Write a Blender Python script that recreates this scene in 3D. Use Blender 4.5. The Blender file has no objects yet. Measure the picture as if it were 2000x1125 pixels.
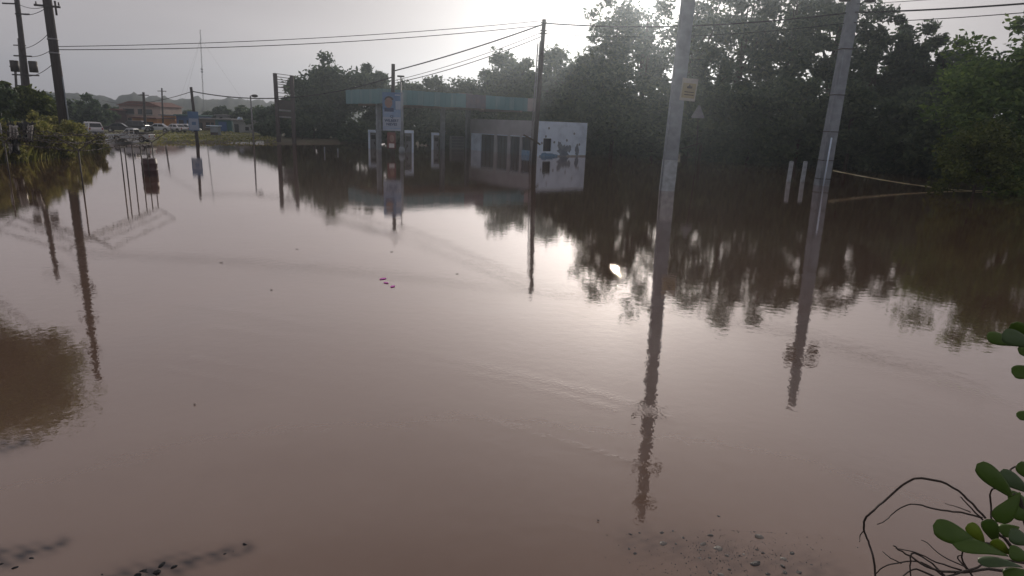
import bpy, math, random
import numpy as np
from mathutils import Vector, Matrix

# ------------------------------------------------------------------ camera, sky, sun, exposure
scene = bpy.context.scene
W, H, FPX = 2000.0, 1125.0, 1250.0
CAM = Vector((0, 0, 3.19))
ROLL = math.atan(0.038)
PITCH = math.atan((562.5 - 239.0) * math.cos(ROLL) / FPX)
_F = Vector((0, math.cos(PITCH), -math.sin(PITCH)))
_R0 = Vector((1, 0, 0)); _U0 = Vector((0, math.sin(PITCH), math.cos(PITCH)))
_R = _R0 * math.cos(ROLL) + _U0 * math.sin(ROLL)
_U = _U0 * math.cos(ROLL) - _R0 * math.sin(ROLL)
cam_data = bpy.data.cameras.new('camera')
cam_data.sensor_width = 36.0
cam_data.lens = 36.0 * FPX / W
cam_data.clip_start = 0.05
cam_data.clip_end = 6000
cam = bpy.data.objects.new('camera', cam_data)
scene.collection.objects.link(cam)
m = Matrix.Identity(4)
for i in range(3):
    m[i][0], m[i][1], m[i][2], m[i][3] = _R[i], _U[i], -_F[i], CAM[i]
cam.matrix_world = m
scene.camera = cam

_d = (_F * FPX + _R * (1197 - W / 2) - _U * (520 - H / 2)).normalized()   # where its mirror image lies on the water
SUN_ELEV = math.asin(-_d.z); SUN_AZ = math.atan2(_d.x, _d.y)
SUN_DIR = Vector((math.sin(SUN_AZ) * math.cos(SUN_ELEV), math.cos(SUN_AZ) * math.cos(SUN_ELEV), math.sin(SUN_ELEV)))

world = bpy.data.worlds.new('World'); scene.world = world; world.use_nodes = True
nt = world.node_tree; nt.nodes.clear()
def N(tree, typ, **kw):
    n = tree.nodes.new(typ)
    for k, v in kw.items(): setattr(n, k, v)
    return n
def L(tree, a, b): tree.links.new(a, b)
def math_node(tree, op, a, b=None, clamp=False):
    n = N(tree, 'ShaderNodeMath', operation=op, use_clamp=clamp)
    for i, v in enumerate((a, b)):
        if v is None: continue
        if isinstance(v, (int, float)): n.inputs[i].default_value = v
        else: L(tree, v, n.inputs[i])
    return n.outputs[0]
def mix_col(tree, fac, a, b, blend='MIX'):
    n = N(tree, 'ShaderNodeMix', data_type='RGBA', blend_type=blend)
    for s, v in (('Factor', fac), ('A', a), ('B', b)):
        ins = [x for x in n.inputs if x.name == s and (x.type == ('VALUE' if s == 'Factor' else 'RGBA'))][0]
        if isinstance(v, (int, float)): ins.default_value = v
        elif isinstance(v, tuple): ins.default_value = (*v, 1)
        else: L(tree, v, ins)
    return [o for o in n.outputs if o.type == 'RGBA'][0]
out = N(nt, 'ShaderNodeOutputWorld'); bg = N(nt, 'ShaderNodeBackground'); bg.inputs[1].default_value = 0.1
sky = N(nt, 'ShaderNodeTexSky', sky_type='NISHITA')
sky.sun_disc = False; sky.sun_elevation = SUN_ELEV; sky.sun_rotation = SUN_AZ
sky.air_density = 1.2; sky.dust_density = 4.0; sky.ozone_density = 1.0
hs = N(nt, 'ShaderNodeHueSaturation'); hs.inputs['Saturation'].default_value = 0.25
L(nt, sky.outputs[0], hs.inputs['Color'])
tc = N(nt, 'ShaderNodeTexCoord')
# thin high overcast: soft grey veil with drawn-out streaks
mp = N(nt, 'ShaderNodeMapping'); mp.inputs['Scale'].default_value = (1.2, 1.2, 6.0)
L(nt, tc.outputs['Generated'], mp.inputs[0])
nz = N(nt, 'ShaderNodeTexNoise'); nz.inputs['Scale'].default_value = 1.6; nz.inputs['Detail'].default_value = 5
L(nt, mp.outputs[0], nz.inputs['Vector'])
veil = mix_col(nt, nz.outputs[0], (2.0, 1.88, 2.0), (3.3, 3.12, 3.2))
base = mix_col(nt, 0.955, hs.outputs[0], veil)
# overcast lit by a low sun: brightest low down, greyer overhead
sepz = N(nt, 'ShaderNodeSeparateXYZ'); L(nt, tc.outputs['Generated'], sepz.inputs[0])
up_ = math_node(nt, 'MAXIMUM', sepz.outputs[2], 0.0); hi_ = math_node(nt, 'DIVIDE', up_, math_node(nt, 'ADD', up_, 0.35))
base = mix_col(nt, hi_, base, mix_col(nt, 1.0, base, (0.36, 0.32, 0.31), 'MULTIPLY'))
# the sun's aureole in the veil
dotn = N(nt, 'ShaderNodeVectorMath', operation='DOT_PRODUCT')
nrm = N(nt, 'ShaderNodeVectorMath', operation='NORMALIZE'); L(nt, tc.outputs['Generated'], nrm.inputs[0])
L(nt, nrm.outputs[0], dotn.inputs[0]); dotn.inputs[1].default_value = SUN_DIR
d = math_node(nt, 'MAXIMUM', dotn.outputs['Value'], 0.0)
acc = base
for p, col in ((9, (0.3, 0.17, 0.08)), (60, (0.4, 0.33, 0.27)), (260, (3.0, 2.75, 2.4))):
    g = math_node(nt, 'POWER', d, p)
    acc = mix_col(nt, 1.0, acc, mix_col(nt, g, (0, 0, 0), col), 'ADD')
L(nt, acc, bg.inputs[0]); L(nt, bg.outputs[0], out.inputs[0])

sun_data = bpy.data.lights.new('sun', 'SUN')
sun_data.energy = 0.85; sun_data.angle = math.radians(1.3); sun_data.color = (1.0, 0.9, 0.76)
sun = bpy.data.objects.new('sun', sun_data); scene.collection.objects.link(sun)
sun.rotation_euler = (-SUN_DIR).to_track_quat('-Z', 'Y').to_euler()
sun.location = SUN_DIR * 100

vs = scene.view_settings
vs.view_transform = 'Standard'; vs.look = 'None'; vs.gamma = 1.0; vs.use_curve_mapping = False
vs.exposure = 1.05
try:
    scene.cycles.use_denoising = True
    scene.cycles.max_bounces = 6; scene.cycles.transparent_max_bounces = 6
    scene.cycles.volume_bounces = 0
    scene.cycles.caustics_reflective = False; scene.cycles.caustics_refractive = False
    scene.cycles.sample_clamp_indirect = 4.0
except Exception: pass

# ------------------------------------------------------------------ helpers
rng = np.random.default_rng(7); random.seed(7)
C = scene.collection
def ray(px, py):
    return (_F * FPX + _R * (px - W / 2) - _U * (py - H / 2)).normalized()
def G(px, py, z=0.0):                      # the point of the level z seen at a picture position
    d = ray(px, py); return CAM + d * ((z - CAM.z) / d.z)
def P(px, py, Y):                          # the point at depth Y
    d = ray(px, py); return CAM + d * (Y / d.y)
def RZ(px, py, Y):                         # height of what is mirrored at a picture position
    d = ray(px, py); return -(CAM.z + d.z * Y / d.y)
def link(name, me, mat=None, parent=None):
    o = bpy.data.objects.new(name, me); C.objects.link(o)
    if mat is not None and hasattr(me, 'materials'):
        if not me.materials: me.materials.append(mat)
    if parent is not None: o.parent = parent
    return o
def tag(o, label, cat, group=None):
    o['label'] = label; o['category'] = cat
    if group: o['group'] = group
    return o
def thing(name, loc, label, cat, group=None, rz=0.0):
    o = bpy.data.objects.new(name, None); C.objects.link(o)
    o.location = loc; o.rotation_euler = (0, 0, rz); o.empty_display_size = 0.2
    return tag(o, label, cat, group)
def kind(o, k): o['kind'] = k; return o

class MB:
    """collects shapes into one mesh"""
    def __init__(s): s.v = []; s.f = []; s.sm = []
    def add(s, vs_, fs, smooth=False):
        b = len(s.v); s.v += [tuple(x) for x in vs_]
        for f in fs: s.f.append([i + b for i in f]); s.sm.append(smooth)
        return s
    def box(s, c, size, rz=0.0, rx=0.0, ry=0.0):
        M = Matrix.Translation(Vector(c)) @ Matrix.Rotation(rz, 4, 'Z') @ Matrix.Rotation(ry, 4, 'Y') @ Matrix.Rotation(rx, 4, 'X')
        a, b, c_ = size[0] / 2, size[1] / 2, size[2] / 2
        vs_ = [M @ Vector((x, y, z)) for x in (-a, a) for y in (-b, b) for z in (-c_, c_)]
        return s.add(vs_, [(0, 1, 3, 2), (4, 6, 7, 5), (0, 4, 5, 1), (2, 3, 7, 6), (0, 2, 6, 4), (1, 5, 7, 3)])
    def obox(s, o, ax, ay, az):             # oriented box: corner and three edges
        o = Vector(o); ax = Vector(ax); ay = Vector(ay); az = Vector(az)
        vs_ = [o + ax * i + ay * j + az * k for i in (0, 1) for j in (0, 1) for k in (0, 1)]
        fs = [(0, 1, 3, 2), (4, 6, 7, 5), (0, 4, 5, 1), (2, 3, 7, 6), (0, 2, 6, 4), (1, 5, 7, 3)]
        if ax.cross(ay).dot(az) < 0: fs = [tuple(reversed(f)) for f in fs]
        return s.add(vs_, fs)
    def tube(s, pts, radii, n=8, cap=True, twist=0.0):
        pts = [Vector(p) for p in pts]
        if isinstance(radii, (int, float)): radii = [radii] * len(pts)
        vs_ = []; prev = None
        for i, p in enumerate(pts):
            t = (pts[min(i + 1, len(pts) - 1)] - pts[max(i - 1, 0)]).normalized()
            if prev is None:
                a = Vector((0, 1, 0)) if abs(t.y) < 0.9 else Vector((1, 0, 0))
                u = t.cross(a).normalized()
            else:
                u = (prev - t * prev.dot(t)).normalized()
            prev = u; w = t.cross(u)
            for k in range(n):
                an = 2 * math.pi * (k + 0.5) / n + twist
                vs_.append(p + (u * math.cos(an) + w * math.sin(an)) * radii[i])
        fs = []
        for i in range(len(pts) - 1):
            for k in range(n):
                fs.append((i * n + k, i * n + (k + 1) % n, (i + 1) * n + (k + 1) % n, (i + 1) * n + k))
        s.add(vs_, fs, n > 5)
        if cap:
            b = len(s.v) - len(vs_)
            s.f.append([b + k for k in reversed(range(n))]); s.sm.append(False)
            s.f.append([b + (len(pts) - 1) * n + k for k in range(n)]); s.sm.append(False)
        return s
    def prism(s, poly, o, ax, ay, az):      # poly in (ax, ay) extruded along az
        o = Vector(o); ax = Vector(ax); ay = Vector(ay); az = Vector(az); n = len(poly)
        vs_ = [o + ax * p[0] + ay * p[1] for p in poly] + [o + ax * p[0] + ay * p[1] + az for p in poly]
        area = sum(poly[i][0] * poly[(i + 1) % n][1] - poly[(i + 1) % n][0] * poly[i][1] for i in range(n))
        flip = (area > 0) == (ax.cross(ay).dot(az) > 0)
        fs = [list(range(n)), [n + i for i in reversed(range(n))]] + [(i, n + i, n + (i + 1) % n, (i + 1) % n) for i in range(n)]
        if flip: fs = [list(reversed(f)) for f in fs]
        return s.add(vs_, fs)
    def sphere(s, c, r, seg=10, rings=6):
        c = Vector(c)
        if isinstance(r, (int, float)): r = (r, r, r)
        vs_ = [c + Vector((0, 0, r[2]))]
        for i in range(1, rings):
            th = math.pi * i / rings
            for k in range(seg):
                ph = 2 * math.pi * k / seg
                vs_.append(c + Vector((r[0] * math.sin(th) * math.cos(ph), r[1] * math.sin(th) * math.sin(ph), r[2] * math.cos(th))))
        vs_.append(c - Vector((0, 0, r[2]))); last = len(vs_) - 1; fs = []
        for k in range(seg):
            fs.append((0, 1 + k, 1 + (k + 1) % seg))
            fs.append((last, 1 + (rings - 2) * seg + (k + 1) % seg, 1 + (rings - 2) * seg + k))
        for i in range(rings - 2):
            for k in range(seg):
                a = 1 + i * seg; b = a + seg
                fs.append((a + k, b + k, b + (k + 1) % seg, a + (k + 1) % seg))
        return s.add(vs_, fs, True)
    def mesh(s, name):
        me = bpy.data.meshes.new(name); me.from_pydata(s.v, [], s.f); me.update()
        me.polygons.foreach_set('use_smooth', s.sm)
        return me
    def build(s, name, mat, parent=None, bevel=0.0):
        o = link(name, s.mesh(name), mat, parent)
        if parent is not None and parent.type == 'EMPTY' and getattr(s, 'worldspace', True):
            pass
        if bevel:
            b = o.modifiers.new('bevel', 'BEVEL'); b.width = bevel; b.segments = 2; b.limit_method = 'ANGLE'
        return o
def wbuild(mb, name, mat, parent, bevel=0.0):
    """mesh given in world coordinates under a translated/rotated empty"""
    M = Matrix.Translation(parent.location) @ parent.rotation_euler.to_matrix().to_4x4()
    root = parent
    if parent.parent is not None:
        r = parent.parent
        M = Matrix.Translation(r.location) @ r.rotation_euler.to_matrix().to_4x4()
    Mi = M.inverted()
    mb.v = [tuple(Mi @ Vector(p)) for p in mb.v]
    return mb.build(name, mat, parent, bevel)
def np_mesh(name, verts, k, smooth=False):
    """verts (n*k,3): n faces of k vertices"""
    n = len(verts) // k; me = bpy.data.meshes.new(name)
    me.vertices.add(n * k); me.vertices.foreach_set('co', np.ascontiguousarray(verts, dtype=np.float32).ravel())
    me.loops.add(n * k); me.loops.foreach_set('vertex_index', np.arange(n * k, dtype=np.int32))
    me.polygons.add(n); me.polygons.foreach_set('loop_start', np.arange(0, n * k, k, dtype=np.int32))
    me.polygons.foreach_set('use_smooth', np.full(n, smooth))
    me.update(calc_edges=True); me.validate()
    return me
def copy_tree(o, parent=None):
    c = o.copy(); C.objects.link(c); c.parent = parent
    for ch in list(o.children): copy_tree(ch, c)
    return c

# ------------------------------------------------------------------ materials
def new_mat(name):
    mt = bpy.data.materials.new(name); mt.use_nodes = True; mt.node_tree.nodes.clear()
    t = mt.node_tree; o = N(t, 'ShaderNodeOutputMaterial'); return mt, t, o
def surf(name, col, col2=None, scale=4.0, rough=0.7, bump=0.0, bscale=None, metal=0.0, coat=0.0, detail=5, lo=0.35, hi=0.7, stretch=(1, 1, 1), spec=0.4):
    """a plain surface: two tones mixed by noise, a little relief"""
    mt, t, o = new_mat(name)
    b = N(t, 'ShaderNodeBsdfPrincipled'); b.inputs['Roughness'].default_value = rough; b.inputs['Metallic'].default_value = metal
    b.inputs['Specular IOR Level'].default_value = spec
    if coat: b.inputs['Coat Weight'].default_value = coat; b.inputs['Coat Roughness'].default_value = 0.08
    col2 = col2 or tuple(c * 0.72 for c in col)
    g = N(t, 'ShaderNodeTexCoord'); mpn = N(t, 'ShaderNodeMapping'); mpn.inputs['Scale'].default_value = stretch
    L(t, g.outputs['Object'], mpn.inputs[0])
    n1 = N(t, 'ShaderNodeTexNoise'); n1.inputs['Scale'].default_value = scale; n1.inputs['Detail'].default_value = detail
    L(t, mpn.outputs[0], n1.inputs['Vector'])
    mr = N(t, 'ShaderNodeMapRange'); mr.inputs[1].default_value = lo; mr.inputs[2].default_value = hi
    L(t, n1.outputs[0], mr.inputs[0])
    L(t, mix_col(t, mr.outputs[0], col, col2), b.inputs['Base Color'])
    if bump:
        n2 = N(t, 'ShaderNodeTexNoise'); n2.inputs['Scale'].default_value = bscale or scale * 5; n2.inputs['Detail'].default_value = 4
        L(t, mpn.outputs[0], n2.inputs['Vector'])
        bp = N(t, 'ShaderNodeBump'); bp.inputs['Strength'].default_value = bump; bp.inputs['Distance'].default_value = 0.02
        L(t, n2.outputs[0], bp.inputs['Height']); L(t, bp.outputs[0], b.inputs['Normal'])
    L(t, b.outputs[0], o.inputs[0]); return mt
def leaf_mat(name, c1, c2, c3, trans=0.3, rough=0.6):
    mt, t, o = new_mat(name)
    geo = N(t, 'ShaderNodeNewGeometry'); r = N(t, 'ShaderNodeValToRGB')
    e = r.color_ramp.elements; e[0].color = (*c1, 1); e[0].position = 0.1; e[1].color = (*c3, 1); e[1].position = 0.98
    x = e.new(0.6); x.color = (*c2, 1)
    L(t, geo.outputs['Random Per Island'], r.inputs[0])
    b = N(t, 'ShaderNodeBsdfPrincipled'); b.inputs['Roughness'].default_value = rough; b.inputs['Specular IOR Level'].default_value = 0.25
    tr = N(t, 'ShaderNodeBsdfTranslucent'); mx = N(t, 'ShaderNodeMixShader'); mx.inputs[0].default_value = trans
    L(t, r.outputs[0], b.inputs['Base Color']); L(t, r.outputs[0], tr.inputs[0])
    L(t, b.outputs[0], mx.inputs[1]); L(t, tr.outputs[0], mx.inputs[2]); L(t, mx.outputs[0], o.inputs[0]); return mt

M = {}
M['bark'] = surf('bark', (0.09, 0.07, 0.055), (0.05, 0.04, 0.03), 6, 0.9, 0.6, 20)
M['leaf_dark'] = leaf_mat('leaf_dark', (0.066, 0.104, 0.068), (0.104, 0.152, 0.094), (0.165, 0.21, 0.115), 0.52)
M['leaf_mid'] = leaf_mat('leaf_mid', (0.062, 0.1, 0.055), (0.1, 0.145, 0.072), (0.155, 0.2, 0.09), 0.52)
M['leaf_warm'] = leaf_mat('leaf_warm', (0.06, 0.09, 0.02), (0.115, 0.15, 0.034), (0.2, 0.23, 0.06), 0.4)
M['leaf_fresh'] = leaf_mat('leaf_fresh', (0.095, 0.17, 0.055), (0.16, 0.26, 0.075), (0.26, 0.36, 0.1), 0.5)
M['leaf_bank'] = leaf_mat('leaf_bank', (0.16, 0.175, 0.045), (0.27, 0.27, 0.075), (0.42, 0.38, 0.16), 0.55)
M['wood_pole'] = surf('wood_pole', (0.085, 0.075, 0.075), (0.05, 0.042, 0.042), 3, 0.85, 0.5, 30, stretch=(6, 6, 0.5))
M['concrete'] = surf('concrete', (0.3, 0.345, 0.4), (0.2, 0.23, 0.27), 2.2, 0.85, 0.35, 25)
M['concrete_dark'] = surf('concrete_dark', (0.18, 0.19, 0.215), (0.12, 0.125, 0.14), 1.5, 0.85, 0.35, 25)
M['steel'] = surf('steel', (0.3, 0.31, 0.33), (0.2, 0.2, 0.22), 5, 0.5, 0.1, metal=0.5)
M['dark_steel'] = surf('dark_steel', (0.06, 0.06, 0.065), (0.09, 0.07, 0.06), 8, 0.6, 0.1, metal=0.3)
M['rust'] = surf('rust', (0.1, 0.08, 0.085), (0.07, 0.06, 0.065), 7, 0.85, 0.3)
M['wire'] = surf('wire', (0.03, 0.03, 0.033), None, 5, 0.6)
M['white_paint'] = surf('white_paint', (0.68, 0.82, 1.0), (0.5, 0.62, 0.79), 1.4, 0.7, 0.15, 30, lo=0.45, hi=0.75)
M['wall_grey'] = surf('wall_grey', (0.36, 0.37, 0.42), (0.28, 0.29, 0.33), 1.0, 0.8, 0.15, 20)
M['stain'] = surf('stain', (0.16, 0.2, 0.27), (0.28, 0.33, 0.4), 2.5, 0.85)
M['blue_stain'] = surf('blue_stain', (0.13, 0.27, 0.47), (0.3, 0.42, 0.55), 3, 0.8)
M['teal'] = surf('teal', (0.085, 0.22, 0.26), (0.115, 0.25, 0.29), 0.9, 0.55, 0.1, 12, stretch=(1, 1, 0.4))
M['teal_worn'] = surf('teal_worn', (0.105, 0.235, 0.275), (0.18, 0.285, 0.32), 1.6, 0.6, 0.1, 12, stretch=(3, 3, 0.3))
M['maroon_panel'] = surf('maroon_panel', (0.1, 0.1, 0.15), (0.15, 0.12, 0.15), 2, 0.6)
M['pink_panel'] = surf('pink_panel', (0.4, 0.34, 0.36), (0.3, 0.26, 0.28), 2, 0.6)
M['soffit'] = surf('soffit', (0.36, 0.31, 0.27), (0.26, 0.21, 0.18), 1.2, 0.85, 0.1)
M['glass_dark'] = surf('glass_dark', (0.018, 0.022, 0.028), (0.03, 0.034, 0.04), 2, 0.12, spec=0.6)
M['glass_station'] = surf('glass_station', (0.045, 0.055, 0.075), (0.075, 0.09, 0.115), 1.2, 0.25, spec=0.5)
M['pole_paint'] = surf('pole_paint', (0.46, 0.52, 0.58), (0.3, 0.34, 0.38), 3.5, 0.8, 0.2, 20)
M['tide'] = surf('tide', (0.3, 0.3, 0.3), (0.42, 0.45, 0.5), 3, 0.8)
M['black'] = surf('black', (0.02, 0.02, 0.022), (0.035, 0.033, 0.033), 6, 0.7)
M['tyre'] = surf('tyre', (0.02, 0.02, 0.02), (0.03, 0.03, 0.03), 9, 0.9)
M['car_silver'] = surf('car_silver', (0.58, 0.61, 0.66), (0.5, 0.53, 0.58), 1, 0.35, coat=0.6, metal=0.2)
M['car_white'] = surf('car_white', (0.75, 0.75, 0.78), (0.66, 0.66, 0.69), 1, 0.35, coat=0.6)
M['car_dark'] = surf('car_dark', (0.05, 0.055, 0.065), (0.04, 0.043, 0.05), 1, 0.3, coat=0.6)
M['lamp_lens'] = surf('lamp_lens', (0.6, 0.6, 0.58), None, 8, 0.15)
M['tail_lens'] = surf('tail_lens', (0.35, 0.02, 0.02), None, 8, 0.2)
M['rim'] = surf('rim', (0.45, 0.45, 0.47), None, 8, 0.35, metal=0.8)
M['pink_wall'] = surf('pink_wall', (0.5, 0.4, 0.36), (0.4, 0.32, 0.29), 1, 0.85)
M['orange_wall'] = surf('orange_wall', (0.6, 0.25, 0.06), (0.46, 0.19, 0.05), 1, 0.85)
M['maroon_wall'] = surf('maroon_wall', (0.12, 0.07, 0.075), (0.09, 0.055, 0.06), 1, 0.85)
M['blue_wall'] = surf('blue_wall', (0.045, 0.12, 0.33), (0.035, 0.09, 0.26), 1, 0.8)
M['green_wall'] = surf('green_wall', (0.04, 0.16, 0.17), (0.035, 0.12, 0.14), 1, 0.8)
M['brown_wall'] = surf('brown_wall', (0.2, 0.15, 0.13), (0.15, 0.115, 0.1), 1, 0.85)
M['pale_wall'] = surf('pale_wall', (0.4, 0.41, 0.43), (0.32, 0.33, 0.35), 1, 0.85)
M['roof_red'] = surf('roof_red', (0.2, 0.09, 0.07), (0.14, 0.07, 0.06), 3, 0.85)
M['roof_grey'] = surf('roof_grey', (0.25, 0.25, 0.26), None, 3, 0.85)
M['asphalt'] = surf('asphalt', (0.07, 0.07, 0.075), (0.05, 0.05, 0.053), 0.5, 0.28, 0.1, 40, spec=0.5)
M['apron'] = surf('apron', (0.48, 0.44, 0.39), (0.36, 0.33, 0.29), 0.4, 0.8, 0.2, 10)
M['verge'] = surf('verge', (0.13, 0.14, 0.055), (0.2, 0.19, 0.085), 0.35, 0.95, 0.5, 6)
M['earth'] = surf('earth', (0.12, 0.1, 0.075), (0.075, 0.075, 0.04), 0.3, 0.95, 0.5, 4)
M['hill'] = surf('hill', (0.03, 0.042, 0.026), (0.05, 0.062, 0.034), 0.03, 0.95, 1.0, 0.12)
M['stone'] = surf('stone', (0.13, 0.125, 0.12), (0.07, 0.068, 0.068), 14, 0.22, 0.4, 50, spec=0.6)
M['stone_pale'] = surf('stone_pale', (0.3, 0.28, 0.25), (0.2, 0.185, 0.17), 14, 0.25, 0.4, 50, spec=0.6)
M['rock_wet'] = surf('rock_wet', (0.022, 0.026, 0.035), (0.04, 0.042, 0.05), 6, 0.6, 1.0, 25, spec=0.3)
M['maroon_drum'] = surf('maroon_drum', (0.07, 0.03, 0.036), (0.05, 0.023, 0.028), 4, 0.5)
M['yellow_sign'] = surf('yellow_sign', (0.36, 0.32, 0.2), (0.3, 0.275, 0.2), 6, 0.6)
M['sign_pale'] = surf('sign_pale', (0.42, 0.41, 0.38), (0.36, 0.35, 0.34), 6, 0.6)
M['sign_grey'] = surf('sign_grey', (0.24, 0.265, 0.28), (0.19, 0.21, 0.225), 4, 0.5)
M['tape'] = surf('tape', (0.62, 0.55, 0.3), (0.7, 0.66, 0.5), 3, 0.5)
M['poster_blue'] = surf('poster_blue', (0.07, 0.15, 0.33), (0.14, 0.25, 0.43), 1.2, 0.6)
M['poster_light'] = surf('poster_light', (0.38, 0.45, 0.57), (0.31, 0.38, 0.51), 1.5, 0.6)
M['poster_sky'] = surf('poster_sky', (0.19, 0.3, 0.5), (0.29, 0.38, 0.54), 2, 0.6)
M['ink'] = surf('ink', (0.025, 0.05, 0.16), None, 5, 0.6)
M['skin'] = surf('skin', (0.3, 0.19, 0.17), (0.22, 0.14, 0.13), 4, 0.6)
M['shirt'] = surf('shirt', (0.62, 0.6, 0.62), (0.5, 0.5, 0.54), 5, 0.7)
M['hair'] = surf('hair', (0.03, 0.025, 0.03), None, 5, 0.7)
M['maroon_poster'] = surf('maroon_poster', (0.14, 0.05, 0.055), (0.2, 0.08, 0.07), 2, 0.6)
M['twig'] = surf('twig', (0.045, 0.034, 0.03), (0.075, 0.06, 0.055), 60, 0.75, 0.4, 200)
M['magenta'] = surf('magenta', (1.0, 0.22, 0.85), (0.8, 0.1, 0.65), 30, 0.6)
M['dead_leaf'] = surf('dead_leaf', (0.045, 0.03, 0.02), (0.07, 0.05, 0.035), 30, 0.6)
M['plastic_black'] = surf('plastic_black', (0.018, 0.018, 0.02), (0.03, 0.03, 0.035), 5, 0.3)
M['plastic_pale'] = surf('plastic_pale', (0.5, 0.48, 0.46), (0.25, 0.24, 0.24), 9, 0.5)
def clusia(name, c1, c2, tr):
    mt, t, o = new_mat(name)
    g = N(t, 'ShaderNodeTexCoord'); n1 = N(t, 'ShaderNodeTexNoise'); n1.inputs['Scale'].default_value = 22
    L(t, g.outputs['Object'], n1.inputs['Vector']); col = mix_col(t, n1.outputs[0], c1, c2)
    b = N(t, 'ShaderNodeBsdfPrincipled'); b.inputs['Roughness'].default_value = 0.42; b.inputs['Specular IOR Level'].default_value = 0.35
    tl = N(t, 'ShaderNodeBsdfTranslucent'); mx = N(t, 'ShaderNodeMixShader'); mx.inputs[0].default_value = tr
    L(t, col, b.inputs['Base Color']); L(t, col, tl.inputs[0]); L(t, b.outputs[0], mx.inputs[1]); L(t, tl.outputs[0], mx.inputs[2]); L(t, mx.outputs[0], o.inputs[0])
    return mt
M['paddle_dark'] = clusia('paddle_dark', (0.07, 0.135, 0.024), (0.115, 0.2, 0.038), 0.3)
M['midrib'] = clusia('midrib', (0.14, 0.2, 0.06), (0.18, 0.24, 0.08), 0.1)
M['paddle_grey'] = clusia('paddle_grey', (0.07, 0.12, 0.055), (0.105, 0.165, 0.075), 0.2)
M['paddle_lime'] = clusia('paddle_lime', (0.16, 0.25, 0.02), (0.24, 0.32, 0.04), 0.35)

def water_material():
    mt, t, o = new_mat('muddy_water')
    g = N(t, 'ShaderNodeTexCoord'); n1 = N(t, 'ShaderNodeTexNoise'); n1.inputs['Scale'].default_value = 0.55; n1.inputs['Detail'].default_value = 6; n1.inputs['Roughness'].default_value = 0.65
    L(t, g.outputs['Object'], n1.inputs['Vector'])
    mud = mix_col(t, n1.outputs[0], (0.195, 0.115, 0.071), (0.26, 0.166, 0.112))
    sa = N(t, 'ShaderNodeAttribute'); sa.attribute_name = 'painted_dark'
    mud = mix_col(t, sa.outputs['Fac'], mud, (0.03, 0.034, 0.042))    # dark reflections painted into the mud colour; also darker water at the gravel
    df = N(t, 'ShaderNodeBsdfDiffuse'); L(t, mud, df.inputs[0])
    gl = N(t, 'ShaderNodeBsdfGlossy'); gl.inputs['Roughness'].default_value = 0.012; gl.inputs[0].default_value = (0.975, 0.905, 0.88, 1)
    fr = N(t, 'ShaderNodeLayerWeight'); fr.inputs['Blend'].default_value = 0.5
    mx = N(t, 'ShaderNodeMixShader')
    # relief: broad lazy swell, fine ripples, and the rippled wakes (vertex attribute)
    s1 = N(t, 'ShaderNodeTexNoise'); s1.inputs['Scale'].default_value = 0.9; s1.inputs['Detail'].default_value = 2
    s2 = N(t, 'ShaderNodeTexNoise'); s2.inputs['Scale'].default_value = 5.5; s2.inputs['Detail'].default_value = 3
    s3 = N(t, 'ShaderNodeTexNoise'); s3.inputs['Scale'].default_value = 20.0; s3.inputs['Detail'].default_value = 3
    for s in (s1, s2, s3): L(t, g.outputs['Object'], s.inputs['Vector'])
    at = N(t, 'ShaderNodeAttribute'); at.attribute_name = 'ripple'
    h = math_node(t, 'ADD', math_node(t, 'MULTIPLY', s1.outputs[0], 0.0016), math_node(t, 'MULTIPLY', s2.outputs[0], 0.0013))
    h = math_node(t, 'ADD', h, math_node(t, 'MULTIPLY', math_node(t, 'MULTIPLY', s3.outputs[0], at.outputs['Fac']), 0.0038))
    s4 = N(t, 'ShaderNodeTexNoise'); s4.inputs['Scale'].default_value = 24.0; s4.inputs['Detail'].default_value = 2; L(t, g.outputs['Object'], s4.inputs['Vector'])
    h = math_node(t, 'ADD', h, math_node(t, 'MULTIPLY', s4.outputs[0], 0.00018))
    bp = N(t, 'ShaderNodeBump'); bp.inputs['Strength'].default_value = 1.0; bp.inputs['Distance'].default_value = 1.0
    L(t, h, bp.inputs['Height'])
    for s in (gl, fr): L(t, bp.outputs[0], s.inputs['Normal'])
    refl = math_node(t, 'ADD', 0.02, math_node(t, 'MULTIPLY', 0.98, math_node(t, 'POWER', fr.outputs['Facing'], 1.95)))
    L(t, math_node(t, 'MULTIPLY', refl, math_node(t, 'SUBTRACT', 1.0, math_node(t, 'MULTIPLY', sa.outputs['Fac'], 0.6))), mx.inputs[0]); L(t, df.outputs[0], mx.inputs[1]); L(t, gl.outputs[0], mx.inputs[2])  # mirrors less where the dark is painted
    L(t, mx.outputs[0], o.inputs[0]); return mt
M['water'] = water_material()

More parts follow.
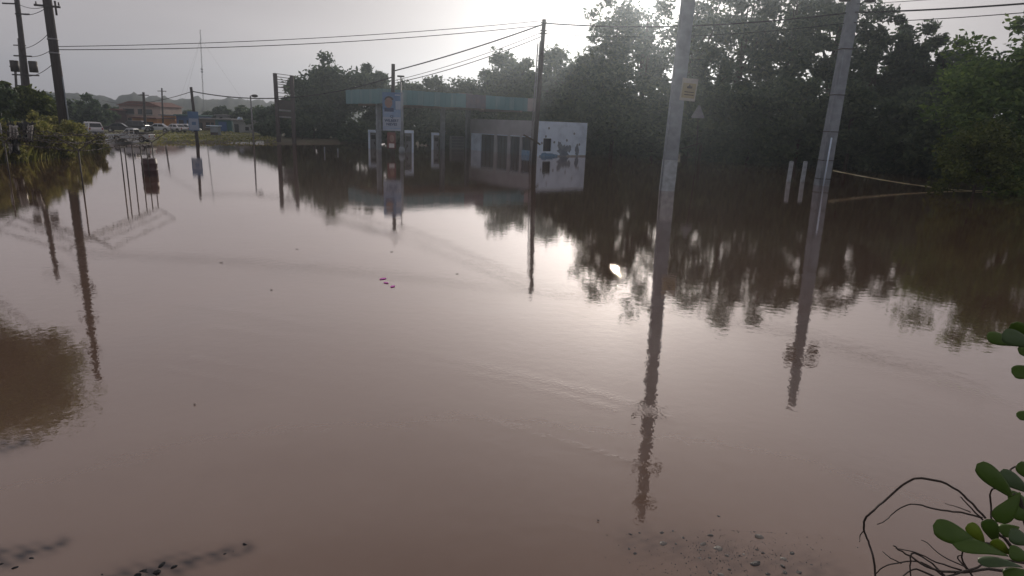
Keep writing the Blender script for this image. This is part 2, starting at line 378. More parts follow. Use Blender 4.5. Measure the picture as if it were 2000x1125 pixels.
# ------------------------------------------------------------------ ground, water, road, hills
shore_px = [(150, 284), (215, 281), (300, 279.5), (360, 280), (430, 279.5), (520, 281), (600, 281), (700, 279), (800, 277), (900, 276), (1000, 280), (1150, 290), (1300, 303), (1500, 318), (1700, 328), (1900, 344), (2000, 352)]
_sp = [G(a, b) for a, b in shore_px]
SHX = np.array([-400] + [p.x for p in _sp] + [400]); SHY = np.array([_sp[0].y] + [p.y for p in _sp] + [_sp[-1].y])
bank_px = [(-60, 326), (0, 322), (60, 317), (110, 311), (160, 304), (205, 296), (222, 289), (215, 284)]
_bp = [G(a, b) for a, b in bank_px]
BKY = np.array([p.y for p in _bp]); BKX = np.array([p.x for p in _bp])
def sstep(t): t = np.clip(t, 0, 1); return t * t * (3 - 2 * t)
def ground_z(x, y):
    x = np.asarray(x, float); y = np.asarray(y, float)
    z = np.full(np.broadcast(x, y).shape, -0.55)
    ysh = np.interp(x, SHX, SHY)
    far = -0.55 + 1.0 * sstep((y - ysh + 5.0) / 10.0)
    far = np.where(y > ysh, np.maximum(far, 0) * 0.5, far)
    z = np.maximum(z, far + 0.05)
    bx = np.interp(y, BKY, BKX)
    inb = sstep((y - BKY.min() + 9) / 2.0) * sstep((BKY.max() - 1.0 - y) / 5.0)
    left = -0.55 + inb * 1.45 * sstep((bx - x + 1.5) / 4.0)
    z = np.maximum(z, left)
    near = -0.55 + 2.0 * sstep((4.9 - y + 0.0) / 5.4) + 0.0 * x
    z = np.maximum(z, near)
    z = z + 5.0 * sstep((y - 97) / 25.0) * sstep((x + 24) / 14.0)      # unseen rise added behind the station trees to block low sky light
    z = z + 0.03 * np.sin(x * 1.7) * np.cos(y * 1.3) * (y < 90)
    return z
def grid(xs, ys, fn, name):
    X, Y = np.meshgrid(xs, ys); Z = fn(X, Y); nx, ny = len(xs), len(ys)
    v = np.stack([X, Y, Z], -1).reshape(-1, 3)
    i = np.arange((ny - 1) * (nx - 1)); r = i // (nx - 1); c = i % (nx - 1); a = r * nx + c
    f = np.stack([a, a + 1, a + nx + 1, a + nx], -1)
    me = bpy.data.meshes.new(name)
    me.vertices.add(len(v)); me.vertices.foreach_set('co', v.astype(np.float32).ravel())
    me.loops.add(f.size); me.loops.foreach_set('vertex_index', f.astype(np.int32).ravel())
    me.polygons.add(len(f)); me.polygons.foreach_set('loop_start', np.arange(0, f.size, 4, dtype=np.int32))
    me.polygons.foreach_set('use_smooth', np.ones(len(f), bool)); me.update(calc_edges=True)
    return me, X, Y
xs = np.concatenate([np.linspace(-1280, -80, 20), np.arange(-78, 78, 1.0), np.linspace(80, 1280, 20)])
ys = np.concatenate([np.linspace(-150, -6, 8), np.arange(-5, 8, 0.4), np.arange(8, 110, 1.0), np.linspace(112, 630, 30)])
me, _, _ = grid(xs, ys, ground_z, 'ground'); kind(link('ground', me, M['earth']), 'structure')

# water: one level sheet; ripple trails kept as a relief attribute
trails = [([(560, 408), (690, 440), (780, 466), (860, 505), (930, 548), (985, 572)], 0.16, 1.0),
          ([(1420, 668), (1500, 684), (1700, 722), (1850, 752), (2000, 792)], 0.16, 1.0),
          ([(250, 490), (420, 515), (600, 546), (760, 566), (960, 588)], 0.10, 0.45),
          ([(300, 585), (480, 612), (640, 642), (790, 682), (900, 706), (1050, 742), (1180, 772), (1300, 812)], 0.10, 0.8),
          ([(420, 640), (640, 672), (830, 712), (1000, 745), (1200, 800)], 0.09, 0.7),
          ([(380, 700), (600, 738), (800, 782), (950, 820), (1100, 862), (1240, 905)], 0.07, 0.75),
          ([(330, 720), (560, 770), (760, 808), (900, 850), (1080, 900)], 0.06, 0.6),
          ([(640, 395), (700, 402), (760, 405)], 0.1, 0.3)]
rs = [3.0]
while rs[-1] < 75: rs.append(rs[-1] * 1.012)
wy = np.concatenate([[-140, -50, -5, 1.0], np.array(rs), [80, 95, 120, 300]])
u = np.concatenate([[-6, -3, -1.6], np.linspace(-1.05, 1.05, 421), [1.6, 3, 6]])
Xg = np.outer(np.maximum(np.abs(wy), 3), u); Xg = np.clip(Xg, -1200, 1200); Yg = np.repeat(wy[:, None], len(u), 1)
v = np.stack([Xg, Yg, np.zeros_like(Xg)], -1).reshape(-1, 3); nx, ny = len(u), len(wy)
i = np.arange((ny - 1) * (nx - 1)); a = (i // (nx - 1)) * nx + i % (nx - 1)
f = np.stack([a, a + 1, a + nx + 1, a + nx], -1)
me = bpy.data.meshes.new('flood_water')
me.vertices.add(len(v)); me.vertices.foreach_set('co', v.astype(np.float32).ravel())
me.loops.add(f.size); me.loops.foreach_set('vertex_index', f.astype(np.int32).ravel())
me.polygons.add(len(f)); me.polygons.foreach_set('loop_start', np.arange(0, f.size, 4, dtype=np.int32)); me.update(calc_edges=True)
rip = np.zeros(len(v))
for pts, wd, amp in trails:
    pts = [G(a_, b_) for a_, b_ in pts]
    best = np.full(len(v), 1e9); bw = np.zeros(len(v))
    for p, q in zip(pts[:-1], pts[1:]):
        dx, dy = q.x - p.x, q.y - p.y; t = np.clip(((v[:, 0] - p.x) * dx + (v[:, 1] - p.y) * dy) / (dx * dx + dy * dy), 0, 1)
        dd = np.hypot(v[:, 0] - p.x - t * dx, v[:, 1] - p.y - t * dy)
        k = dd < best; best[k] = dd[k]; bw[k] = wd * (p.y + t[k] * dy) / 6.0
    rip = np.maximum(rip, amp * np.exp(-(best / np.maximum(bw, 1e-3)) ** 2))
rip *= 0.55 + 0.45 * np.sin(v[:, 0] * 1.1 + 0.7 * np.sin(v[:, 1] * 0.9))
# livelier water below the trees on the right
rip = np.maximum(rip, 0.05 * sstep((v[:, 0] - 2.0) / 8.0) * sstep((v[:, 1] - 9) / 6.0))
at_ = me.attributes.new('ripple', 'FLOAT', 'POINT'); at_.data.foreach_set('value', rip.astype(np.float32))
sh_ = np.zeros(len(v))  # dark reflections painted on the left, darker water round the gravel
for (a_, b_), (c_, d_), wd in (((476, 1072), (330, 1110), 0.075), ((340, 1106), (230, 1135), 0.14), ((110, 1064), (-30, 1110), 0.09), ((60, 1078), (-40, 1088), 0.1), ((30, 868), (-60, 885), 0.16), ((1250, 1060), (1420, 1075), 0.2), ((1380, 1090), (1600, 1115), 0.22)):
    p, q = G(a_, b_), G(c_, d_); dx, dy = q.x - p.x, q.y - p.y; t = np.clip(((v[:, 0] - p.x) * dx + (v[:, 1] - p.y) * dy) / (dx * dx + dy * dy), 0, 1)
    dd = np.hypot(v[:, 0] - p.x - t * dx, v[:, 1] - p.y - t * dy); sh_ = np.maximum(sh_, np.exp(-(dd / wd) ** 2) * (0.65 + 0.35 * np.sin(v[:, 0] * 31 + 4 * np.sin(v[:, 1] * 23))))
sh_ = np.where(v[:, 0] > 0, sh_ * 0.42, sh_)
at_ = me.attributes.new('painted_dark', 'FLOAT', 'POINT'); at_.data.foreach_set('value', sh_.astype(np.float32))
kind(link('flood_water', me, M['water']), 'structure')

def sheet(name, pts, z, mat, follow=True):
    """a ground sheet: outline strip between a near and a far edge, laid on the terrain"""
    near, farr = pts; vs_ = []; fs = []; n = len(near); k = 8
    for j in range(k + 1):
        for i in range(n):
            p = near[i].lerp(farr[i], j / k)
            vs_.append((p.x, p.y, float(ground_z(p.x, p.y)) + z if follow else z))
    for j in range(k):
        for i in range(n - 1):
            fs.append((j * n + i, j * n + i + 1, (j + 1) * n + i + 1, (j + 1) * n + i))
    mb = MB(); mb.add(vs_, fs, True); o = mb.build(name, mat); return kind(o, 'structure')
def gz(x, y): return float(ground_z(x, y))
LZ = 0.27
def GL(px, py): return G(px, py, LZ)
sheet('grass_verge', ([GL(x, 277.2) for x in range(160, 560, 20)], [GL(x, 253.5) for x in range(160, 560, 20)]), 0.02, M['verge'])
sheet('road', ([GL(x, 278.6) for x in range(185, 520, 15)], [GL(x, 268.5 if x < 300 else 274.5) for x in range(185, 520, 15)]), 0.035, M['asphalt'])
sheet('side_road', ([GL(x, 272) for x in (205, 235, 265, 295)], [GL(x, 259) for x in (130, 150, 170, 190)]), 0.045, M['asphalt'])
sheet('concrete_apron', ([GL(x, 279.0) for x in range(302, 480, 15)], [GL(x, 276.6) for x in range(302, 480, 15)]), 0.05, M['apron'])

# hills far behind the town
hp = [(-700, 190), (-300, 196), (0, 184), (60, 180), (120, 181), (150, 184), (190, 186), (208, 190), (222, 196), (240, 187), (255, 183), (275, 185), (286, 191), (305, 188), (325, 191), (340, 197), (352, 194), (365, 195), (378, 190), (392, 191), (402, 196), (430, 195), (450, 192), (465, 193), (482, 197), (505, 196), (525, 200), (560, 203), (620, 210), (800, 214), (1400, 225), (2400, 240)]
hx = [a for a, _ in hp]; hy = [b for _, b in hp]
cols = np.linspace(-700, 2400, 420); vs_ = []; fs = []; rows = 14
for j in range(rows):
    for c in cols:
        r = P(c, float(np.interp(c, hx, hy)), 400.0)
        t = j / 9.0; Y = 260 + 140 * t
        zz = r.z * (math.sin(min(t, 1) * math.pi / 2) if t <= 1 else 1 - 0.5 * (t - 1))
        zz += 0.6 * math.sin(c * 0.21 + j * 1.9) * (0.3 + 0.7 * (j % 3)) * (0 if j in (0, 9) else 1) * 0.8 + (0.35 * math.sin(c * 0.55 + 1) + 0.3 * math.sin(c * 1.3) if j else 0)
        vs_.append((r.x * Y / 400.0, Y, zz if j else -0.3))
n = len(cols)
for j in range(rows - 1):
    for i in range(n - 1): fs.append((j * n + i, j * n + i + 1, (j + 1) * n + i + 1, (j + 1) * n + i))
mb = MB(); mb.add(vs_, fs, True); kind(mb.build('hills', M['hill']), 'structure')

# ------------------------------------------------------------------ trees and bushes
def leaf_quads(cent, spread, n, size, flat=0.75, up=0.35):
    """n leaf-sized faces spread round clump centres"""
    k = rng.integers(0, len(cent), n)
    p = cent[k] + np.clip(rng.normal(size=(n, 3)), -2.2, 2.2) * spread[k][:, None] * np.array([1, 1, flat])
    a = rng.normal(size=(n, 3)); a[:, 2] *= 0.7; a /= np.linalg.norm(a, axis=1)[:, None]
    b = rng.normal(size=(n, 3)); b -= (b * a).sum(1)[:, None] * a; b /= np.linalg.norm(b, axis=1)[:, None]
    s = size * rng.uniform(0.55, 1.25, n)[:, None]
    a = a * s; b = b * s * 0.48
    q = np.stack([p - a, p + b * 1.0 - a * 0.1, p + a, p - b - a * 0.1], 1)
    return q.reshape(-1, 3)
def crown_clumps(c, rx, ry, rz, n, rough=0.25, inner=0.25):
    d = rng.normal(size=(n, 3)); d /= np.linalg.norm(d, axis=1)[:, None]
    r = inner + (1 - inner) * rng.uniform(0, 1, n) ** 0.5
    lump = 1 + rough * np.sin(d[:, 0] * 5 + rng.uniform(0, 6)) * np.cos(d[:, 2] * 4 + rng.uniform(0, 6))
    r = r * lump * rng.uniform(1 - rough, 1 + rough * 0.5, n)
    return np.array(c) + d * r[:, None] * np.array([rx, ry, rz])
def make_tree(name, base, height, rx, mat, label, cat='tree', group=None, leaves=11000, lsize=0.3, clumps=70, low=0.12, ry=None, trunk_r=None, rough=0.3, lean=0.0, spread=0.15, inner=0.25, limbs=10, extra=()):
    base = Vector(base); t = thing(name, base, label, cat, group)
    ry = ry or rx
    z0 = height * low; cz = (height + z0) / 2; rz = (height - z0) / 2
    cc = crown_clumps((lean, 0, cz), rx, ry, rz * 0.95, clumps, rough, inner)
    cc[:, 2] = np.clip(cc[:, 2], max(z0 * 0.5, 0.25), height * 1.02)
    sp = spread * min(rx, rz) * rng.uniform(0.6, 1.35, len(cc))
    if len(extra):
        cc = np.vstack([cc, np.array(extra) - np.array(base)]); sp = np.concatenate([sp, np.full(len(extra), 0.42)])
    me = np_mesh('crown', leaf_quads(cc, sp, leaves, lsize), 4)
    link('crown', me, mat, t)
    mb = MB(); tr = trunk_r or height * 0.018
    top = Vector((lean * 0.8, 0, height * 0.8))
    tp = [Vector((0, 0, -0.7)), Vector((0.04 * height * 0.3, 0, height * 0.25)), Vector((lean * 0.4 - 0.02 * height, 0, height * 0.5)), top]
    mb.tube(tp, [tr * 1.25, tr, tr * 0.7, tr * 0.2], 7)
    idx = rng.permutation(len(cc))[:limbs]
    for i in idx:
        e = Vector(cc[i]); s = tp[1].lerp(tp[3], max(0.0, min(0.85, (e.z / height - 0.3))))
        mid = s.lerp(e, 0.5) + Vector((0, 0, -0.04 * height * rng.uniform(0, 1)))
        mb.tube([s, mid, e], [tr * 0.45, tr * 0.3, tr * 0.1], 5)
    mb.build('trunk', M['bark'], t)
    return t
def tree_px(px, top, hw, Y, mat, label, name='tree', base_z=None, **kw):
    b = P(px, 260, Y); z0 = gz(b.x, Y) if base_z is None else base_z
    zt = P(px, top, Y).z; r = hw * Y / FPX
    return make_tree(name, (b.x, Y, z0), zt - z0, r, mat, label, **kw)

back = 'trees behind the fuel station canopy'; right = 'tall flooded trees beyond the concrete poles'
tree_px(662, 112, 62, 88, M['leaf_dark'], 'broad dark tree with lumpy crown beside the fuel canopy corner', leaves=16000, clumps=80, rough=0.35)
tree_px(612, 165, 38, 84, M['leaf_dark'], 'low dark tree between the bare sign frame and the broad dark tree', leaves=8000, clumps=50)
lab_back = 'dark green tree rising behind the teal fuel station canopy'
for px, top, hw, Y, n, lb in ((735, 122, 34, 92, 8000, 'narrow dark tree just behind the poster pole and canopy corner'), (790, 146, 46, 96, 9000, 'dark tree behind the canopy and the flat headed street lamp'), (845, 142, 44, 95, 9000, 'dark tree behind the middle of the teal canopy fascia'), (900, 150, 46, 97, 9000, 'low topped dark tree behind the dark panels of the canopy'), (950, 128, 44, 96, 9000, 'dark tree behind the far end of the teal canopy')):
    tree_px(px, top, hw, Y, M['leaf_dark'], lb, group=back, leaves=n, clumps=48, rough=0.4)
lab_b2 = 'leafy green tree behind the white station building'
for px, top, hw, Y, n, lb in ((1000, 102, 56, 92, 12000, 'green tree behind the canopy end and the riser pole wires'), (1065, 112, 50, 90, 11000, 'green tree directly behind the leaning riser pole'), (1130, 88, 62, 86, 14000, 'wide green tree behind the stained side wall of the station')):
    tree_px(px, top, hw, Y, M['leaf_mid'], lb, group='trees behind the station building', leaves=n, clumps=60, rough=0.4)
lab_r = 'tall dark tree with open gappy crown beyond the concrete poles'
for px, top, hw, Y, n, lb in ((1248, -46, 78, 80, 5200, 'tall open crowned tree between the station wall and the big concrete pole'), (1340, -60, 88, 76, 7000, 'tall gappy tree directly behind the big concrete pole'), (1432, -66, 88, 78, 8000, 'tall gappy tree behind the triangular sign'), (1525, -58, 80, 74, 9500, 'tall tree behind the white marker posts'), (1608, -46, 80, 75, 10500, 'tall dense tree directly behind the taped concrete pole'), (1690, 2, 66, 72, 9500, 'tall dense tree rising above the caution tape')):
    tree_px(px, top, hw, Y, M['leaf_dark'], lb, group=right, leaves=n, clumps=58, rough=0.35, low=0.2, lsize=0.3, spread=0.105)
tree_px(1765, 38, 60, 70, M['leaf_dark'], 'dark tree with ragged top between the tall gappy trees and the feathery tree', leaves=11000, clumps=55, rough=0.45)
tree_px(1832, 46, 36, 66, M['leaf_mid'], 'thin feathery tree standing clear against the sky', leaves=3600, clumps=26, rough=0.5, low=0.45, lsize=0.28)
tree_px(1885, 96, 70, 62, M['leaf_dark'], 'dark tree behind the bright green leaning tree', leaves=12000, clumps=60, rough=0.4)
tree_px(1192, -30, 50, 84, M['leaf_mid'], 'slender open tree with sun glowing through it beyond the station wall', leaves=5600, clumps=56, rough=0.4, low=0.3, lsize=0.3, spread=0.16, extra=[(_d.x / _d.y * 84 + a, 84 + b * 0.5, -(CAM.z + _d.z / _d.y * 84) + b) for a, b in ((-0.8, 0.4), (0.5, 0.7), (0.1, -0.5), (0.9, -0.3), (-0.5, -0.9), (-1.3, -0.3))])
lab_l = 'bushy dark tree standing in the water below the tall gappy trees'
for px, top, hw, Y, n, lb in ((1195, 112, 66, 74, 11000, 'bushy dark tree in the water next to the stained station wall'), (1275, 168, 66, 70, 11000, 'bushy dark tree in the water between the station and the big concrete pole'), (1370, 150, 72, 68, 12000, 'bushy dark tree in the water right behind the triangular sign'), (1465, 165, 70, 66, 12000, 'bushy dark tree between the triangular sign and the marker posts'), (1560, 150, 70, 64, 12000, 'bushy dark tree in the water behind the white marker posts'), (1660, 158, 70, 62, 12000, 'bushy dark tree behind the high end of the caution tape'), (1755, 160, 70, 60, 12000, 'bushy dark tree behind the middle of the caution tape'), (1850, 190, 66, 54, 11000, 'bushy dark tree behind the low yellow green bush')):
    tree_px(px, top, hw, Y, M['leaf_dark'], lb, group='bushy trees standing in the flood', leaves=n, clumps=62, low=0.02, rough=0.35, base_z=-0.3, lsize=0.28)
tree_px(2010, 8, 150, 42, M['leaf_fresh'], 'big bright green tree with layered boughs at the flood edge', leaves=26000, clumps=110, low=0.03, rough=0.4, lsize=0.2, base_z=-0.3, spread=0.11, inner=0.4)
tree_px(1925, 228, 66, 38, M['leaf_warm'], 'low yellow green bush hanging over the water by the tape', name='bush', cat='bush', leaves=9000, clumps=40, low=0.05, lsize=0.13, base_z=-0.3, rough=0.4, trunk_r=0.07)
# undergrowth along the far waterline
ug = 'low dark undergrowth bush at the waterline behind the fuel pumps'
for px in range(590, 1240, 34):
    tree_px(px + rng.uniform(-8, 8), 226 + rng.uniform(-14, 12), 34, 84 + rng.uniform(-2, 4), M['leaf_dark'], ug, name='bush', cat='bush', group='undergrowth behind the pumps', leaves=4600, clumps=34, low=0.0, base_z=-0.3, lsize=0.28, trunk_r=0.08)
for px in range(1170, 2080, 42):
    yb = float(np.interp(px, [1170, 1300, 1500, 1700, 1900, 2100], [300, 308, 322, 332, 350, 362])); pb = G(px, yb)
    tree_px(px + rng.uniform(-8, 8), yb - 100 + rng.uniform(-24, 12), 44, pb.y + 1.5, M['leaf_dark'], 'low dark undergrowth bush at the waterline below the tall trees', name='bush', cat='bush', group='undergrowth below the tall trees', leaves=6500, clumps=40, low=0.0, base_z=-0.35, lsize=0.22, trunk_r=0.07)
for px in range(1190, 2080, 42):
    yb = float(np.interp(px, [1170, 1300, 1500, 1700, 1900, 2100], [297, 305, 318, 328, 345, 356])); pb = G(px, yb)
    tree_px(px + rng.uniform(-8, 8), yb - 70 + rng.uniform(-14, 8), 36, pb.y + 5, M['leaf_dark'], 'dark undergrowth bush behind the first row below the tall trees', name='bush', cat='bush', group='second row of undergrowth below the tall trees', leaves=3600, clumps=30, low=0.0, base_z=-0.3, lsize=0.24, trunk_r=0.07)
# town trees
tw = 'small dark tree among the far town houses'
town_labels = ['dark tree behind the thick bank pole', 'tall dark tree behind the grassy bank', 'dark tree behind the white sport utility car', 'small dark tree beside the maroon house', 'small tree showing above the maroon house roof', 'small tree showing above the pink house roof', 'small tree behind the pink house gable end', 'small tree above the low orange house', 'small tree above the gap before the blue house', 'small tree above the blue house roof', 'small tree above the brown shop roof', 'rounded small tree above the teal house', 'small tree behind the white roof tank', 'dark tree behind the low pale house', 'dark tree behind the oval headed street lamp', 'dark tree between the street lamp and the sign frame', 'dark tree seen through the upper sign frame', 'dark tree between the sign frame and the low dark tree', 'low dark tree at the foot of the sign frame', 'low dark tree next to the sign frame by the shore', 'low bush-like tree beside the low pale house']
for (px, top, hw, Y), tw in zip(((128, 188, 34, 84), (160, 184, 34, 88), (190, 200, 28, 92), (212, 208, 20, 98), (228, 206, 18, 118), (252, 204, 18, 122), (300, 203, 18, 120), (324, 206, 18, 118), (346, 213, 16, 116), (372, 214, 15, 118), (404, 218, 18, 114), (432, 204, 15, 112), (452, 214, 16, 110), (476, 208, 20, 106), (505, 206, 26, 98), (530, 203, 28, 92), (575, 176, 30, 92), (596, 194, 26, 88), (548, 222, 30, 84), (590, 220, 28, 80), (510, 236, 26, 86)), town_labels):
    tree_px(px, top, hw, Y, M['leaf_dark'], tw, group='trees among the town houses', leaves=2600, clumps=30, low=0.08, lsize=0.34, limbs=5, rough=0.4)

# left bank
tree_px(62, 166, 46, 50, M['leaf_warm'], 'round green tree behind the flooded bank bushes', leaves=9000, clumps=50, low=0.15, lsize=0.2, rough=0.35)
tree_px(-2, 140, 30, 46, M['leaf_mid'], 'dark leafy tree at the end of the bank beside the torn plastic', leaves=6000, clumps=36, low=0.1, lsize=0.2)
_d1 = ray(-5, 745); tx = _d1.x / _d1.y * 52.0; zt_, zb_ = RZ(60, 858, 52), RZ(60, 620, 52)
make_tree('tree', (tx, 52, 0.6), zt_ - 0.6, 6.6, M['leaf_warm'], 'very tall tree with high crown mirrored on the left bank water', leaves=22000, clumps=70, low=zb_ / zt_, lsize=0.26, trunk_r=0.22, rough=0.25, spread=0.2)
bk = 'leafy bush growing along the grassy flooded bank'
for (px, py, top, hw), bk in zip(((-30, 322, 236, 50), (28, 319, 255, 34), (75, 316, 246, 34), (112, 311, 250, 32), (150, 305, 256, 26), (176, 300, 272, 18), (96, 300, 232, 26), (125, 300, 244, 24)), ['leafy bank bush beside the thin grey fence post', 'leafy bank bush just under the torn black plastic', 'leafy bank bush next to the torn plastic sheeting', 'leafy bank bush before the foot of the thick dark pole', 'leafy bank bush near the tip of the bank', 'small leafy bush at the very tip of the bank', 'tall leafy bush behind the torn plastic', 'leafy bush at the foot of the thick dark pole']):
    p = G(px, py); Y = p.y + 1.2
    tree_px(px, top - 16, hw * 1.1, Y, M['leaf_bank'], bk, name='bush', cat='bush', group='bushes on the left bank', base_z=-0.1, leaves=5200, clumps=30, low=0.02, lsize=0.13, trunk_r=0.05, rough=0.4)
# tall grass on the bank
nb = 9000; blades = []
yy = rng.uniform(BKY.min(), BKY.max(), nb); xx = np.interp(yy, BKY, BKX) - 0.1 - np.abs(rng.normal(0, 2.0, nb))
zz = ground_z(xx, yy); hh = rng.uniform(0.5, 1.35, nb) * np.interp(yy, [34, 44, 50, 62], [1, 0.9, 0.35, 0.2]); an = rng.uniform(0, 6.283, nb); ln = rng.uniform(0.1, 0.6, nb)
bx = np.cos(an); by = np.sin(an); wv = 0.022
p0 = np.stack([xx - by * wv, yy + bx * wv, zz - 0.05], 1); p1 = np.stack([xx + by * wv, yy - bx * wv, zz - 0.05], 1)
p2 = np.stack([xx + bx * ln * hh * 0.4 + by * wv * .7, yy + by * ln * hh * 0.4 - bx * wv * .7, zz + hh * 0.65], 1)
p3 = np.stack([xx + bx * ln * hh, yy + by * ln * hh, zz + hh], 1)
me = np_mesh('bank_grass', np.stack([p0, p1, p2, p3], 1).reshape(-1, 3), 4)
o = kind(link('bank_grass', me, M['leaf_bank']), 'stuff'); tag(o, 'tall rough grass covering the flooded left bank', 'grass')
# short grass tufts on the verge
nb = 2600; px = rng.uniform(300, 540, nb); py = rng.uniform(255, 277, nb)
pts = np.array([tuple(GL(a, b)) for a, b in zip(px, py)]); hh = rng.uniform(0.05, 0.2, nb); an = rng.uniform(0, 6.283, nb)
zz = ground_z(pts[:, 0], pts[:, 1]); dx = np.cos(an) * 0.12; dy = np.sin(an) * 0.12
q = np.stack([np.stack([pts[:, 0] - dx, pts[:, 1] - dy, zz], 1), np.stack([pts[:, 0] + dx, pts[:, 1] + dy, zz], 1), np.stack([pts[:, 0] + dy, pts[:, 1] + dx, zz + hh], 1)], 1)
o = kind(link('verge_grass', np_mesh('verge_grass', q.reshape(-1, 3), 3), M['leaf_bank']), 'stuff'); tag(o, 'short grass tufts on the verge before the town', 'grass')

# ------------------------------------------------------------------ fuel station
# canopy: front edge runs from A to the right and back, short side from A to the left and back
A = P(748, 204, 64.0); A.z = 0
ef = Vector((0.8, 0.6, 0)); es = Vector((-0.6, 0.8, 0)); LF, LS = 18.8, 9.0
ZB, ZT = 4.48, 5.87
can = thing('fuel_canopy', A, 'teal panelled fuel station canopy on concrete columns in flood water', 'canopy')
mb = MB(); mb.obox(A + ef * 0.1 + es * 0.1 + Vector((0, 0, ZB + 0.12)), ef * (LF - 0.2), es * (LS - 0.2), Vector((0, 0, 0.9))); wbuild(mb, 'roof_slab', M['soffit'], can)
mb = MB()
for k in range(4): mb.obox(A + ef * (1.2 + k * 5.2) + es * 0.3 + Vector((0, 0, ZB - 0.16)), ef * 0.3, es * (LS - 0.6), Vector((0, 0, 0.277)))
wbuild(mb, 'soffit_beam', M['soffit'], can)
npan = 30
for k in range(npan):
    w = LF / npan; mat = M['teal'] if k % 3 else M['teal_worn']
    if 15 <= k <= 18: mat = M['maroon_panel']
    if k >= 28: mat = M['pink_panel']
    mb = MB(); mb.obox(A + ef * (k * w + 0.012) - es * (0.05 + 0.012 * (k % 2)) + Vector((0, 0, ZB + rng.uniform(-0.02, 0.02))), ef * (w - 0.024), es * 0.06, Vector((0, 0, ZT - ZB + rng.uniform(-0.02, 0.02))))
    wbuild(mb, 'fascia_panel', mat, can)
for k in range(15):
    w = LS / 15
    mb = MB(); mb.obox(A + es * (k * w + 0.012) - ef * (0.05 + 0.012 * (k % 2)) + Vector((0, 0, ZB + rng.uniform(-0.02, 0.02))), es * (w - 0.024), ef * 0.06, Vector((0, 0, ZT - ZB + rng.uniform(-0.02, 0.02))))
    wbuild(mb, 'fascia_panel', M['teal'] if k % 4 else M['teal_worn'], can)
mb = MB(); mb.obox(A + ef * LF + es * 0.02 + Vector((0, 0, ZB)), es * LS, ef * 0.06, Vector((0, 0, ZT - ZB))); mb.obox(A + es * (LS + 0.01) + Vector((0, 0, ZB)), ef * LF, es * 0.06, Vector((0, 0, ZT - ZB)))
wbuild(mb, 'rear_fascia', M['teal'], can)
mb = MB(); mb.obox(A + ef * 8.5 - es * 0.08 + Vector((0, 0, ZT + 0.01)), ef * 1.7, es * 0.1, Vector((0, 0, 0.06))); wbuild(mb, 'loose_flashing', M['steel'], can)
for px, Y in ((740, 66.5), (864, 73.0), (913, 78.5)):
    p = P(px, 280, Y); mb = MB(); mb.box((p.x, Y, ZB / 2 - 0.2), (0.42, 0.42, ZB + 0.75), 0.64)
    c = wbuild(mb, 'column', M['concrete'], can, 0.02)
    mb = MB(); mb.box((p.x, Y, 1.95), (0.52, 0.52, 0.14), 0.64); wbuild(mb, 'column_collar', M['concrete'], c)
def pump(px, top, Y, rz, label, side, wide=0.85):
    p = P(px, top, Y); zt = p.z; t = thing('fuel_pump', (p.x, Y, 0), label, 'fuel pump', 'fuel pumps under the canopy', rz)
    MB().box((0, 0, zt - 0.14), (wide, 0.55, 0.28)).build('header', M['white_paint'], t, 0.02)
    MB().box((side * (wide / 2 - 0.1), 0, zt / 2 - 0.44), (0.18, 0.5, zt + 0.3)).build('side_post', M['white_paint'], t, 0.015)
    b = MB().box((-side * 0.09, 0.02, zt / 2 - 0.47), (wide - 0.24, 0.38, zt + 0.33)).build('cabinet', M['concrete_dark'], t)
    MB().box((-side * 0.09, -0.19, zt * 0.62), (wide - 0.42, 0.05, zt * 0.22)).build('display', M['glass_dark'], b)
    MB().box((-side * 0.2, -0.2, zt * 0.3), (0.1, 0.1, 0.26)).build('nozzle', M['black'], b)
    MB().tube([(-side * 0.24, -0.22, zt * 0.3), (-side * 0.38, -0.34, 0.05), (-side * 0.32, -0.3, zt * 0.5), (-side * 0.25, -0.18, zt * 0.75)], 0.022, 6).build('hose', M['black'], b)
pump(727, 253.5, 68.5, 0.3, 'white framed fuel pump beside the concrete column', -1)
pump(799, 254.5, 63.5, 0.25, 'pale fuel pump standing right of the poster pole and lamp post', 1)
pump(850, 259, 70.5, 0.3, 'shaded fuel pump next to the middle canopy column', -1, 0.8)
p = P(893, 266, 76); t = thing('ice_chest', (p.x, 76, -0.5), 'grey blue slatted chest left of the station building', 'chest', None, 0.3)
MB().box((0, 0, (p.z + 0.5) / 2), (1.6, 0.8, p.z + 0.5)).build('cabinet', M['sign_grey'], t, 0.03)
for k in range(4): MB().box((0, -0.42, 0.75 + k * 0.32), (1.4, 0.05, 0.24)).build('door_slat', M['concrete_dark'], t)

# station building
Cn = P(1049, 300, 65.0); Cn.z = 0
du = Vector((-0.62, 0.7846, 0)); dw = Vector((0.7846, 0.62, 0)); dz = Vector((0, 0, 1))
FU, WW, ZR = 10.2, 6.7, 3.42
st = thing('station_building', Cn, 'flooded white station building with rounded corner and stained side wall', 'building')
def sb(o, a, b, c, name, mat, parent=st, bev=0.0):
    mb = MB(); mb.obox(o, a, b, c); return wbuild(mb, name, mat, parent, bev)
